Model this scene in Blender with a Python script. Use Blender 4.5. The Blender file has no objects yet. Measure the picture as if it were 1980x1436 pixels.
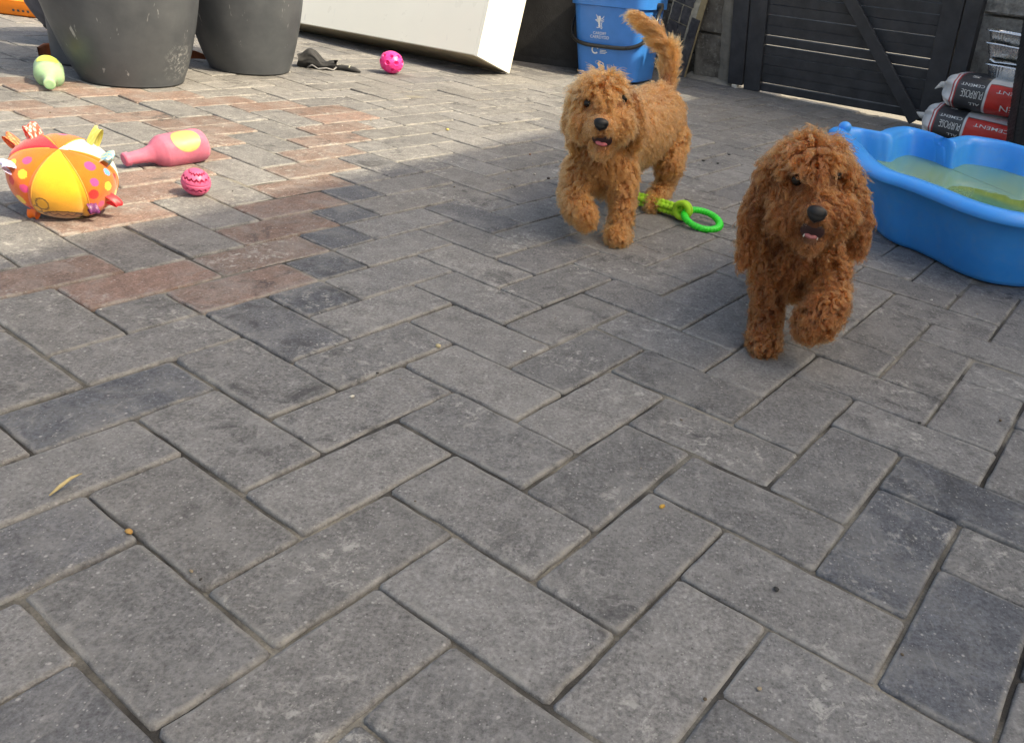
import bpy, bmesh, math, random
import numpy as np
from mathutils import Vector, Matrix

random.seed(7)
rng = np.random.default_rng(7)
SC = bpy.context.scene
COL = SC.collection
rad = math.radians

# ------------------------------------------------------------------ camera
cam = bpy.data.cameras.new('camera')
cam.sensor_width = 36.0
cam.sensor_fit = 'HORIZONTAL'
cam.lens = 28.2825
cam.shift_x = -214.65 / 1980
cam.shift_y = 30.39 / 1980
cam.clip_start = 0.02
cam.clip_end = 500
camo = bpy.data.objects.new('camera', cam)
COL.objects.link(camo)
_r, _u, _b = (0.99037349, 0.06577124, 0.12179694), (-0.13842092, 0.47057984, 0.87143231), (0, -0.8799027, 0.47515391)
camo.matrix_world = Matrix(((_r[0], _u[0], _b[0], 0), (_r[1], _u[1], _b[1], 0), (_r[2], _u[2], _b[2], 0.53242788), (0, 0, 0, 1)))
SC.camera = camo

# ------------------------------------------------------------------ sky, sun, exposure
SUN_EL, SUN_AZ = rad(46), math.atan2(0.975, -0.22)          # azimuth clockwise from +Y
sunv = Vector((math.sin(SUN_AZ) * math.cos(SUN_EL), math.cos(SUN_AZ) * math.cos(SUN_EL), math.sin(SUN_EL)))
world = bpy.data.worlds.new('World')
SC.world = world
world.use_nodes = True
wn = world.node_tree
sky = wn.nodes.new('ShaderNodeTexSky')
sky.sky_type = 'NISHITA'
sky.sun_disc = False
sky.sun_elevation = SUN_EL
sky.sun_rotation = SUN_AZ
sky.air_density = 1.0
sky.dust_density = 6.0
sky.ozone_density = 1.0
wn.links.new(sky.outputs['Color'], wn.nodes['Background'].inputs['Color'])
wn.nodes['Background'].inputs['Strength'].default_value = 0.10
sl = bpy.data.lights.new('sun', 'SUN')
sl.energy = 2.0
sl.angle = rad(0.55)
sl.color = (1.0, 0.91, 0.77)
so = bpy.data.objects.new('sun', sl)
COL.objects.link(so)
so.rotation_euler = (-sunv).to_track_quat('-Z', 'Y').to_euler()
so.location = sunv * 20
SC.view_settings.view_transform = 'Standard'
SC.view_settings.look = 'None'
SC.view_settings.gamma = 1.0
SC.view_settings.exposure = 1.76
SC.view_settings.use_white_balance = True
SC.view_settings.white_balance_temperature = 7550
SC.view_settings.white_balance_tint = 6
SC.view_settings.use_curve_mapping = False
SC.render.engine = 'CYCLES'
SC.cycles.max_bounces = 8
SC.cycles.transparent_max_bounces = 12

# ------------------------------------------------------------------ helpers
def tag(o, label=None, cat=None, group=None, kind=None):
    if label: o['label'] = label
    if cat: o['category'] = cat
    if group: o['group'] = group
    if kind: o['kind'] = kind
    return o

def link(name, data, parent=None, mat=None):
    o = bpy.data.objects.new(name, data)
    COL.objects.link(o)
    if mat is not None and data is not None and not len(data.materials):
        data.materials.append(mat)
    if parent is not None:
        o.parent = parent
    return o

def empty(name, loc=(0, 0, 0), rot=None):
    o = bpy.data.objects.new(name, None)
    COL.objects.link(o)
    o.empty_display_size = 0.05
    M = Matrix.Translation(Vector(loc))
    if rot is not None:
        M = M @ rot.to_4x4()
    o.matrix_world = M
    return o

def mesh(name, V, F, mat=None, parent=None, smooth=True, sharp=None):
    me = bpy.data.meshes.new(name)
    me.from_pydata([tuple(map(float, v)) for v in V], [], [tuple(int(i) for i in f) for f in F])
    if smooth:
        me.polygons.foreach_set('use_smooth', [True] * len(me.polygons))
    me.update()
    if sharp is not None:
        me.set_sharp_from_angle(angle=rad(sharp))
    return link(name, me, parent, mat)

def join(*parts):
    V, F = [], []
    for v, f in parts:
        n = len(V)
        V += [tuple(p) for p in v]
        F += [tuple(i + n for i in q) for q in f]
    return V, F

def xf(part, M):
    v, f = part
    return [tuple(M @ Vector(p)) for p in v], f

def lathe(prof, seg=48, close=False):
    V, F = [], []
    n = len(prof)
    for i in range(seg):
        a = 2 * math.pi * i / seg
        for r, z in prof:
            V.append((r * math.cos(a), r * math.sin(a), z))
    for i in range(seg):
        j = (i + 1) % seg
        for k in range(n - 1):
            F.append((i * n + k, j * n + k, j * n + k + 1, i * n + k + 1))
    if prof[0][0] > 1e-6:
        F.append(tuple(i * n for i in reversed(range(seg))))
    if prof[-1][0] > 1e-6 and close:
        F.append(tuple(i * n + n - 1 for i in range(seg)))
    return V, F

def tube(pts, radii, seg=10, closed=False, caps=True):
    pts = [Vector(p) for p in pts]
    if not hasattr(radii, '__len__'):
        radii = [radii] * len(pts)
    V, F = [], []
    n = len(pts)
    ref = None
    for i, p in enumerate(pts):
        if closed:
            t = (pts[(i + 1) % n] - pts[i - 1]).normalized()
        else:
            t = (pts[min(i + 1, n - 1)] - pts[max(i - 1, 0)]).normalized()
        if ref is None:
            ref = t.orthogonal().normalized()
        ref = (ref - t * ref.dot(t)).normalized()
        b = t.cross(ref)
        for k in range(seg):
            a = 2 * math.pi * k / seg
            V.append(tuple(p + (ref * math.cos(a) + b * math.sin(a)) * radii[i]))
    m = n if closed else n - 1
    for i in range(m):
        j = (i + 1) % n
        for k in range(seg):
            l = (k + 1) % seg
            F.append((i * seg + k, i * seg + l, j * seg + l, j * seg + k))
    if caps and not closed:
        F.append(tuple(reversed(range(seg))))
        F.append(tuple(range((n - 1) * seg, n * seg)))
    return V, F

def boxp(x0, x1, y0, y1, z0, z1, bev=0.0, seg=1):
    bm = bmesh.new()
    bmesh.ops.create_cube(bm, size=1)
    for v in bm.verts:
        v.co = Vector((x0 + (v.co.x + .5) * (x1 - x0), y0 + (v.co.y + .5) * (y1 - y0), z0 + (v.co.z + .5) * (z1 - z0)))
    if bev > 0:
        bmesh.ops.bevel(bm, geom=list(bm.edges), offset=bev, segments=seg, affect='EDGES', profile=0.6)
    bm.verts.index_update()
    V = [tuple(v.co) for v in bm.verts]
    F = [tuple(v.index for v in f.verts) for f in bm.faces]
    bm.free()
    return V, F

def ell(c, r, seg=24, rings=14):
    V, F = [], []
    for i in range(rings + 1):
        t = math.pi * i / rings
        for j in range(seg):
            a = 2 * math.pi * j / seg
            V.append((c[0] + r[0] * math.sin(t) * math.cos(a), c[1] + r[1] * math.sin(t) * math.sin(a), c[2] + r[2] * math.cos(t)))
    for i in range(rings):
        for j in range(seg):
            k = (j + 1) % seg
            F.append((i * seg + j, (i + 1) * seg + j, (i + 1) * seg + k, i * seg + k))
    return V, F

def gridp(fn, nu, nv, cu=False, cv=False):
    V = [fn(i / (nu if cu else nu - 1), j / (nv if cv else nv - 1)) for i in range(nu) for j in range(nv)]
    F = []
    for i in range(nu if cu else nu - 1):
        for j in range(nv if cv else nv - 1):
            a, b = (i + 1) % nu, (j + 1) % nv
            F.append((i * nv + j, a * nv + j, a * nv + b, i * nv + b))
    return V, F

def noise3(p, s, seed=0):
    # cheap smooth value noise from sines
    x, y, z = p[0] * s + seed * 1.7, p[1] * s + seed * 3.1, p[2] * s - seed * 2.3
    return (math.sin(x * 1.3 + 1.9 * math.sin(y * .7)) + math.sin(y * 1.7 + 1.5 * math.sin(z * 1.1)) + math.sin(z * 1.5 + 1.7 * math.sin(x * .9))) / 3

class N:
    """small shader-node writer"""
    def __init__(s, name):
        s.m = bpy.data.materials.new(name)
        s.m.use_nodes = True
        s.t = s.m.node_tree
        s.b = s.t.nodes['Principled BSDF']
    def n(s, kind, **kw):
        x = s.t.nodes.new('ShaderNode' + kind)
        for k, v in kw.items():
            if k in x.inputs:
                s.set(x.inputs[k], v)
            else:
                setattr(x, k, v)
        return x
    def set(s, sock, v):
        if isinstance(v, bpy.types.NodeSocket):
            s.t.links.new(v, sock)
        else:
            if hasattr(sock.default_value, '__len__') and len(sock.default_value) == 4 and len(v) == 3:
                v = (*v, 1)
            sock.default_value = v
    def noise(s, vec, scale, detail=4, rough=.55, dist=0.0):
        return s.n('TexNoise', Vector=vec, Scale=scale, Detail=detail, Roughness=rough, Distortion=dist).outputs['Fac']
    def ramp(s, fac, a, b, lo=0.0, hi=1.0):
        x = s.n('MapRange', Value=fac)
        x.clamp = True
        for k, v in (('From Min', a), ('From Max', b), ('To Min', lo), ('To Max', hi)):
            s.set(x.inputs[k], v)
        return x.outputs[0]
    def mix(s, fac, a, b, mode='MIX'):
        x = s.n('Mix', data_type='RGBA', blend_type=mode)
        s.set(x.inputs[0], fac); s.set(x.inputs[6], a); s.set(x.inputs[7], b)
        return x.outputs[2]
    def math(s, op, a, b=0.5):
        x = s.n('Math', operation=op)
        s.set(x.inputs[0], a); s.set(x.inputs[1], b)
        return x.outputs[0]
    def bump(s, h, strength=.3, dist=.002, prev=None):
        x = s.n('Bump', Height=h, Strength=strength, Distance=dist)
        if prev is not None: s.set(x.inputs['Normal'], prev)
        return x.outputs[0]

def pm(name, col, rough=.5, var=.2, scale=25, bump=.15, bscale=180, bdist=.001, spec=.5, metal=0.0, attr=None, sss=0.0, coat=0.0, dust=0.0, dustcol=(.35, .33, .30), trans=0.0, scratch=0.0, rvar=.12):
    m = N(name)
    co = m.n('TexCoord').outputs['Object']
    base = col if attr is None else m.n('Attribute', attribute_name=attr).outputs['Color']
    n1 = m.noise(co, scale, 5, .6)
    c = m.mix(m.ramp(n1, .3, .75), m.mix(1.0, base, (1 - var,) * 3, 'MULTIPLY'), m.mix(1.0, base, (1 + var * .6,) * 3, 'MULTIPLY'))
    if dust > 0:
        d = m.math('MULTIPLY', m.ramp(m.noise(co, scale * .5, 6, .65), .42, .75), dust)
        c = m.mix(d, c, dustcol)
    if scratch > 0:
        st = m.n('Mapping', Vector=co, Scale=(1.0, 1.0, .25)).outputs[0]
        s1 = m.ramp(m.noise(st, scale * 5, 3, .7, .4), .66, .72)
        c = m.mix(m.math('MULTIPLY', s1, scratch), c, (.45, .46, .47))
    m.set(m.b.inputs['Base Color'], c)
    m.set(m.b.inputs['Roughness'], m.ramp(m.noise(co, scale * 1.7, 3), .2, .8, max(rough - rvar, .03), min(rough + rvar, 1)))
    m.set(m.b.inputs['Metallic'], metal)
    m.set(m.b.inputs['Specular IOR Level'], spec)
    if sss: m.set(m.b.inputs['Subsurface Weight'], sss); m.set(m.b.inputs['Subsurface Radius'], (.02, .012, .008)); m.set(m.b.inputs['Subsurface Scale'], .5)
    if coat: m.set(m.b.inputs['Coat Weight'], coat)
    if trans: m.set(m.b.inputs['Transmission Weight'], trans)
    if bump:
        m.set(m.b.inputs['Normal'], m.bump(m.noise(co, bscale, 4, .6), bump, bdist))
    return m.m

def setcol(me, cols, name='col'):
    a = me.attributes.new(name, 'FLOAT_COLOR', 'POINT')
    a.data.foreach_set('color', np.concatenate([np.asarray(cols, float), np.ones((len(cols), 1))], 1).ravel())

def text_mesh(txt, size=1.0, bold=0.0):
    cu = bpy.data.curves.new('t', 'FONT')
    cu.body = txt; cu.size = size; cu.offset = bold; cu.resolution_u = 3
    o = bpy.data.objects.new('t', cu)
    COL.objects.link(o)
    bpy.context.view_layer.update()
    me = bpy.data.meshes.new_from_object(o.evaluated_get(bpy.context.evaluated_depsgraph_get()))
    V = [tuple(v.co) for v in me.vertices]
    F = [tuple(p.vertices) for p in me.polygons]
    bpy.data.objects.remove(o); bpy.data.meshes.remove(me); bpy.data.curves.remove(cu)
    return V, F

def subdiv_part(part, cuts=2, maxlen=None):
    bm = bmesh.new()
    vs = [bm.verts.new(v) for v in part[0]]
    for f in part[1]:
        try: bm.faces.new([vs[i] for i in f])
        except ValueError: pass
    bmesh.ops.triangulate(bm, faces=bm.faces[:])
    for _ in range(6):
        es = [e for e in bm.edges if maxlen and e.calc_length() > maxlen]
        if not es: break
        bmesh.ops.subdivide_edges(bm, edges=es, cuts=1)
        bmesh.ops.triangulate(bm, faces=[f for f in bm.faces if len(f.verts) > 3])
    bm.verts.index_update()
    V = [tuple(v.co) for v in bm.verts]
    F = [tuple(v.index for v in f.verts) for f in bm.faces]
    bm.free()
    return V, F

# ------------------------------------------------------------------ paving
S = 0.1015
TH = rad(-30.875977)
CG = (5.41026246, -2.61767416)
ct, st_ = math.cos(TH), math.sin(TH)
ODD = (-0.045, -0.032)

def lat(a, b):
    o = ODD if int(a + b) % 2 else (0, 0)
    x, y = a + o[0] - CG[0], b + o[1] - CG[1]
    return (ct * x - st_ * y) * S, (st_ * x + ct * y) * S

def paver_material(name, src):
    m = N(name)
    geo = m.n('NewGeometry').outputs['Position']
    if src == 'object':
        oi = m.n('ObjectInfo')
        base = oi.outputs['Color']
    else:
        base = m.n('Attribute', attribute_name='col').outputs['Color']
    big = m.noise(geo, 5.5, 5, .6)
    mid = m.noise(geo, 42, 7, .72)
    fine = m.noise(geo, 210, 5, .8)
    c = m.mix(m.ramp(mid, .34, .66), m.mix(1.0, base, (.74, .74, .74), 'MULTIPLY'), m.mix(1.0, base, (1.22, 1.22, 1.22), 'MULTIPLY'))
    c = m.mix(m.ramp(fine, .36, .64), m.mix(1.0, c, (.60, .60, .60), 'MULTIPLY'), m.mix(1.0, c, (1.36, 1.36, 1.35), 'MULTIPLY'))
    # grey dusty film, patchy
    c = m.mix(m.math('MULTIPLY', m.ramp(m.noise(geo, 11, 6, .7, .8), .46, .66), .42), c, (.27, .265, .255))
    # dark tread stains
    stn = m.math('MULTIPLY', m.ramp(m.noise(geo, 15, 6, .72, .7), .53, .64), m.ramp(m.noise(geo, 3.1, 3, .5), .45, .58))
    c = m.mix(m.math('MULTIPLY', stn, .70), c, (.040, .040, .042))
    # scuffs drawn out along one direction
    sc1 = m.n('Mapping', Vector=geo, Rotation=(0, 0, 1.0), Scale=(1.0, .22, 1.0)).outputs[0]
    c = m.mix(m.math('MULTIPLY', m.ramp(m.noise(sc1, 95, 4, .7), .60, .68), .30), c, (.36, .355, .345))
    # pale mortar / lime splashes
    lim = m.math('MULTIPLY', m.ramp(m.noise(geo, 58, 6, .75, .5), .53, .62), m.ramp(m.noise(geo, 6.5, 3, .5), .52, .64))
    c = m.mix(m.math('MULTIPLY', lim, .72), c, (.42, .41, .38))
    # pale aggregate specks, two sizes, and dark pits
    for sc_, th_ in ((150.0, .84), (330.0, .80)):
        vo = m.n('TexVoronoi', Vector=geo, Scale=sc_)
        sp = m.math('MULTIPLY', m.ramp(vo.outputs['Distance'], .14, .30, 1, 0), m.ramp(m.n('SeparateColor', Color=vo.outputs['Color']).outputs[0], th_, th_ + .1))
        c = m.mix(m.math('MULTIPLY', sp, .60), c, (.44, .43, .41))
    vo = m.n('TexVoronoi', Vector=geo, Scale=210.0)
    pit = m.math('MULTIPLY', m.ramp(vo.outputs['Distance'], .12, .28, 1, 0), m.ramp(m.n('SeparateColor', Color=vo.outputs['Color']).outputs[1], .78, .85))
    c = m.mix(m.math('MULTIPLY', pit, .6), c, (.045, .043, .042))
    # worn sandy edges on the chamfer
    wear = m.n('Attribute', attribute_name='edge').outputs['Fac']
    en = m.math('MULTIPLY', wear, m.ramp(m.noise(geo, 26, 5, .72), .42, .58))
    c = m.mix(m.math('MULTIPLY', en, .62 if src == 'object' else .22), c, (.31, .30, .275))
    m.set(m.b.inputs['Base Color'], c)
    m.set(m.b.inputs['Roughness'], m.ramp(mid, .2, .8, .70, .92))
    m.set(m.b.inputs['Specular IOR Level'], .35)
    b1 = m.bump(fine, .7, .0020)
    b2 = m.bump(m.math('SUBTRACT', mid, m.math('MULTIPLY', m.ramp(m.noise(geo, 140, 3, .6), .30, .40, 1, 0), .25)), .45, .004, b1)
    m.set(m.b.inputs['Normal'], b2)
    return m.m

PAV_O = paver_material('paver_concrete', 'object')
PAV_A = paver_material('paver_concrete_far', 'attr')

def paver_mesh(L, Wd, seed, n_long=8, n_short=4):
    """one block: rounded worn top edge; L, Wd half sizes handled by caller"""
    r = random.Random(seed)
    hx, hy = L / 2, Wd / 2
    per = []
    nx, ny = (n_long, n_short) if L > Wd else (n_short, n_short)
    cr = .0035
    def side(x0, y0, x1, y1, n):
        for i in range(n):
            t = i / n
            per.append((x0 + (x1 - x0) * t, y0 + (y1 - y0) * t))
    side(-hx + cr, -hy, hx - cr, -hy, nx); per.append((hx - cr, -hy))
    side(hx, -hy + cr, hx, hy - cr, ny); per.append((hx, hy - cr))
    side(hx - cr, hy, -hx + cr, hy, nx); per.append((-hx + cr, hy))
    side(-hx, hy - cr, -hx, -hy + cr, ny); per.append((-hx, -hy + cr))
    n = len(per)
    V, E = [], []
    def ring(inset, z, jit, zj, e):
        for (x, y) in per:
            sx, sy = (hx - inset) / hx, (hy - inset) / hy
            V.append((x * sx + r.uniform(-jit, jit), y * sy + r.uniform(-jit, jit), z + r.uniform(-zj, zj)))
            E.append(e)
    ring(0.0, -.022, .0, 0, .2)
    ring(0.0, -.0034, .0009, .0008, .7)
    ring(.0011, -.0012, .0008, .0004, 1.0)
    ring(.0030, -.0001, .0012, .0001, .8)
    ring(.0066, .0, .0010, .0, 0.0)
    F = []
    for k in range(4):
        for i in range(n):
            j = (i + 1) % n
            F.append((k * n + i, k * n + j, (k + 1) * n + j, (k + 1) * n + i))
    F.append(tuple(4 * n + i for i in range(n)))
    return V, F, E

LONG, SHORT = 2 * S - .0030, 1 * S - .0046
VAR = {}
for kind, (L_, W_) in {'full': (LONG, SHORT), 'half': (S - .004, SHORT)}.items():
    VAR[kind] = []
    for k in range(8):
        V, F, E = paver_mesh(L_, W_, 100 * k + len(kind))
        me = bpy.data.meshes.new('paver')
        me.from_pydata(V, [], F)
        me.polygons.foreach_set('use_smooth', [True] * len(me.polygons))
        me.attributes.new('edge', 'FLOAT', 'POINT').data.foreach_set('value', E)
        me.materials.append(PAV_O)
        VAR[kind].append((me, np.array(V), F, E))

occ, bricks = {}, []
def put(o, a, b, n=2, colr=None):
    cells = [(a + (i if o == 'u' else 0), b + (i if o == 'v' else 0)) for i in range(n)]
    if any(c in occ for c in cells): return False
    for c in cells: occ[c] = 1
    bricks.append((o, a, b, n, colr))
    return True
RED = 'red'
DARK = 'dark'
for a in range(-6, -16, -1): put('v', a, -3 - a, 2, RED)
put('v', -16, 12, 2, RED)
for j in range(0, 14): put('v', -17 - j, 11 - j, 2, RED)
put('v', -7, 2, 2, RED)
put('v', -8, 1, 2, RED)
for a in range(-10, -16, -1): put('v', a, -7 - a, 2, RED)
for j in range(0, 14): put('v', -16 - j, 8 - j, 2, RED)
put('u', -6, 2, 1)
put('u', -9, 3); put('u', -10, 2)
for i in range(0, 7): put('u', -9 - i, 4 + i)
for j in range(0, 14): put('u', -18 - j, 9 - j)
put('u', -11, 10)
for a in range(-5, -17, -1): put('u', a, -1 - a, 1, DARK if a > -10 else None)
for a, b in ((4, 4), (5, 3)): put('v', a, b, 2, DARK)
put('u', 4, 6, 2, DARK)
put('v', -4, 0, 2, DARK)
put('u', -5, 3, 2, 'mid')
A0, A1, B0, B1 = -60, 22, -14, 64
def inside(x, y):
    return -3.9 < x < 2.4 and .18 < y < 6.4 and not (y > 4.16 - .52 * (x - .3) + .16 and x > -.05)
def cell_in(a, b):
    x, y = lat(a + .5, b + .5)
    return inside(x, y)
cells = [(a, b) for a in range(A0, A1) for b in range(B0, B1) if cell_in(a, b)]
for a, b in cells:
    if (a + b) % 4 == 2: put('u', a, b)
    elif (a + b) % 4 == 0: put('v', a, b)
for a, b in cells:
    if (a, b) in occ: continue
    if not put('u', a, b) and not put('v', a, b): put('u', a, b, 1)

def brick_geo(o, a, b, n):
    c4 = [(a, b), (a + (n if o == 'u' else 1), b), (a, b + (n if o == 'v' else 1)), (a + (n if o == 'u' else 1), b + (n if o == 'v' else 1))]
    P4 = [lat(*c) for c in c4]
    return sum(p[0] for p in P4) / 4, sum(p[1] for p in P4) / 4

pavement_rot = TH
placed = []
camp = np.array([0, 0, .532])
for (o, a, b, n, colr) in bricks:
    x, y = brick_geo(o, a, b, n)
    if not inside(x, y): continue
    q = np.array([x, y, 0]) - camp
    R_ = np.array([_r, _u, _b]) @ q
    sx, sy = R_[0] / -R_[2] * 1555.5 + 990 + 214.65, -R_[1] / -R_[2] * 1555.5 + 718 + 30.4
    vis = -60 < sx < 2040 and -30 < sy < 1500
    size = 1 / (R_[2] ** 2 * math.hypot(x, y, .5)) if vis else 0
    placed.append((size, o, x, y, n, colr))
placed.sort(key=lambda t: -t[0])

def paver_color(colr, r):
    v = r.uniform(.84, 1.16)
    if colr == RED:
        t = r.random()
        c = np.array((.205, .138, .115)) * (1 - t) + np.array((.185, .140, .121)) * t
    elif colr == DARK:
        c = np.array((.098, .104, .118))
        v = r.uniform(.92, 1.1)
    elif colr == 'mid':
        c = np.array((.125, .128, .138))
    else:
        t = r.random()
        c = np.array((.186, .181, .176)) * (1 - t) + np.array((.160, .159, .160)) * t
        if r.random() < .07: c = c * .78 + np.array((.0, .002, .008))
    return c * v

# joint bed
m = N('joint_sand')
geo = m.n('NewGeometry').outputs['Position']
cc = m.mix(m.ramp(m.noise(geo, 6, 4, .6), .42, .62), (.050, .047, .043), (.30, .28, .235))
cc = m.mix(m.ramp(m.noise(geo, 320, 3, .7), .35, .7), m.mix(1.0, cc, (.6, .6, .6), 'MULTIPLY'), cc)
m.set(m.b.inputs['Base Color'], cc)
m.set(m.b.inputs['Roughness'], .95)
m.set(m.b.inputs['Normal'], m.bump(m.noise(geo, 500, 3, .7), .6, .002))
nx, ny = 230, 230
gx, gy = np.linspace(-3.92, 2.42, nx), np.linspace(.16, 6.42, ny)
V = []
for x in gx:
    for y in gy:
        V.append((x, y, -.0052 + .0034 * noise3((x, y, 0), 9, 3) + .0014 * noise3((x, y, 0), 31, 5)))
F = [(i * ny + j, (i + 1) * ny + j, (i + 1) * ny + j + 1, i * ny + j + 1) for i in range(nx - 1) for j in range(ny - 1) if inside(gx[i], gy[j])]
pavement = tag(mesh('pavement', V, F, m.m), kind='structure')

NEAR = 300
r2 = random.Random(3)
FV, FF, FC, FE = [], [], [], []
for idx, (size, o, x, y, n, colr) in enumerate(placed):
    me, Vn, Fn, En = VAR['full' if n == 2 else 'half'][r2.randrange(8)]
    ang = TH + (0 if o == 'u' else math.pi / 2) + (math.pi if r2.random() < .5 else 0) + r2.gauss(0, .0045)
    z = r2.gauss(0, .0008)
    tx, ty = r2.gauss(0, .0045), r2.gauss(0, .0045)
    jx, jy = r2.gauss(0, .0006), r2.gauss(0, .0006)
    Mx = Matrix.Translation((x + jx, y + jy, z)) @ Matrix.Rotation(ang, 4, 'Z') @ Matrix.Rotation(tx, 4, 'X') @ Matrix.Rotation(ty * .6, 4, 'Y')
    c = paver_color(colr, r2)
    if idx < NEAR:
        ob = link('paver', me, pavement)
        ob.matrix_world = Mx
        ob.color = (*c, 1)
    else:
        k = len(FV)
        Mn = np.array(Mx)
        W3 = Vn @ Mn[:3, :3].T + Mn[:3, 3]
        FV.extend(map(tuple, W3))
        FF.extend(tuple(i + k for i in f) for f in Fn)
        FC.extend([c] * len(Vn)); FE.extend(En)
fo = mesh('distant_pavers', FV, FF, PAV_A, pavement)
setcol(fo.data, FC)
fo.data.attributes.new('edge', 'FLOAT', 'POINT').data.foreach_set('value', FE)
tag(fo, kind='stuff')

# ground sheet to the horizon, pale concrete lane beyond the gate
m = N('lane_concrete')
geo = m.n('NewGeometry').outputs['Position']
cc = m.mix(m.ramp(m.noise(geo, 3, 6, .65), .3, .7), (.20, .19, .165), (.30, .285, .25))
m.set(m.b.inputs['Base Color'], m.mix(m.ramp(m.noise(geo, 90, 4, .7), .4, .65), m.mix(1.0, cc, (.8, .8, .8), 'MULTIPLY'), cc))
m.set(m.b.inputs['Roughness'], .9)
m.set(m.b.inputs['Normal'], m.bump(m.noise(geo, 150, 4), .4, .003))
gs = 220
tag(mesh('ground', [(-gs, -gs, -.026), (gs, -gs, -.026), (gs, gs, -.026), (-gs, gs, -.026)], [(0, 1, 2, 3)], m.m, smooth=False), kind='structure')

# ------------------------------------------------------------------ unseen house sized to shade the yard (behind and right of the camera)
def house():
    d = Vector((.394, .919, 0)); nrm = Vector((.919, -.394, 0))
    p0 = Vector((-.60, 2.0, 0)) + Vector((4.6 / math.tan(SUN_EL) * .975, -4.6 / math.tan(SUN_EL) * .22, 0))
    root = empty('house', p0, Matrix((d, nrm, (0, 0, 1))).transposed())
    tag(root, 'unseen cream rendered house beside the yard, its eave shading the paving', 'house')
    mw = pm('house_render', (.62, .58, .50), .9, .12, 6, .4, 120, .003)
    mr = pm('roof_tile', (.16, .09, .07), .8, .3, 12, .3, 60, .01)
    mesh('wall', *boxp(-2.3, 2.35, .25, 6.2, -.1, 4.45), mw, root, smooth=False)
    rf = [(-2.5, 0, 4.6), (2.5, 0, 4.6), (2.5, 3.2, 6.3), (-2.5, 3.2, 6.3), (2.5, 6.4, 4.6), (-2.5, 6.4, 4.6),
          (-2.5, 0, 4.45), (2.5, 0, 4.45), (2.5, 6.4, 4.45), (-2.5, 6.4, 4.45)]
    mesh('roof', rf, [(0, 1, 2, 3), (3, 2, 4, 5), (6, 7, 1, 0), (9, 5, 4, 8), (1, 7, 8, 4, 2), (0, 3, 5, 9, 6), (6, 9, 8, 7)], mr, root, smooth=False)
    mg = pm('window_glass', (.02, .025, .03), .08, 0, 5, 0)
    mf = pm('window_frame_white', (.75, .75, .73), .4, .05, 9, .1)
    for x in (-1.7, .3):
        w = mesh('window', *boxp(x, x + 1.4, .2, .26, 1.0, 2.2, .01), mf, root, smooth=False)
        mesh('pane', *boxp(x + .08, x + 1.32, .185, .198, 1.08, 2.12), mg, w, smooth=False)
house()

# ------------------------------------------------------------------ gate, posts, pier, wall (they stand plumb; the paving falls away under them)
GO = Vector((.39209, 4.23408, 0))
GR = Matrix(((.88, .461, -.114), (-.474, .866, -.161), (.024, .196, .98))).to_quaternion().to_matrix()
GM = Matrix.Translation(GO) @ GR.to_4x4()
def gate_root(name, x=0, y=0, z=0):
    return empty(name, GM @ Vector((x, y, z)), GR)

black_wood = pm('black_painted_timber', (.042, .044, .051), .55, .35, 14, .35, 90, .002, dust=.10, dustcol=(.16, .16, .16))
def plank(name, x0, x1, y0, y1, z0, z1, par, mat=black_wood, bev=.002):
    V, F = boxp(x0, x1, y0, y1, z0, z1, bev)
    return mesh(name, V, F, mat, par, smooth=False)
g = gate_root('gate')
tag(g, 'black slatted timber gate with a diagonal brace and a gap beneath', 'gate')
plank('stile', .0, .085, -.02, .02, .004, 1.25, g)
plank('stile', .855, .940, -.02, .02, .004, 1.25, g)
rs = random.Random(5)
for k in range(-1, 27):
    z0 = .046 + .0437 * k
    dz = rs.uniform(-.0015, .0015)
    w = mesh('slat', *boxp(.0855, .8545, -.004 + rs.uniform(-.002, .002), .016, (z0 if k >= 0 else .004) + .0012 + dz, z0 + .0437 + .0006 + dz - rs.choice([0, .0012, .0024, .0045, .0065]), .0012), black_wood, g, smooth=False)
    w.rotation_euler = (0, rs.uniform(-.0018, .0018), 0)
b0, b1 = Vector((.850, -.022, .005)), Vector((.20, -.022, .790))
dv = (b1 - b0); L = dv.length
br = mesh('brace', *boxp(-.026, .026, -.018, .0, 0, L, .002), black_wood, g, smooth=False)
br.matrix_local = Matrix.Translation(b0) @ Matrix.Rotation(math.atan2(dv.x, dv.z), 4, 'Y')
p1 = gate_root('gate_post')
tag(p1, 'black timber gate post against the concrete pier', 'post', 'gate posts')
plank('shaft', -.082, -.003, -.03, .06, .022, 1.4, p1)
white_stone = pm('white_chip', (.72, .68, .60), .8, .15, 60, .3, 200)
mesh('post_foot', *boxp(-.058, -.030, -.034, .0, -.004, .0215, .002), white_stone, p1, smooth=False)
p2 = gate_root('gate_post')
tag(p2, 'black timber gate post on the cement bag side of the gate', 'post', 'gate posts')
plank('shaft', .9455, 1.012, -.02, .06, .0, 1.4, p2)

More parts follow.
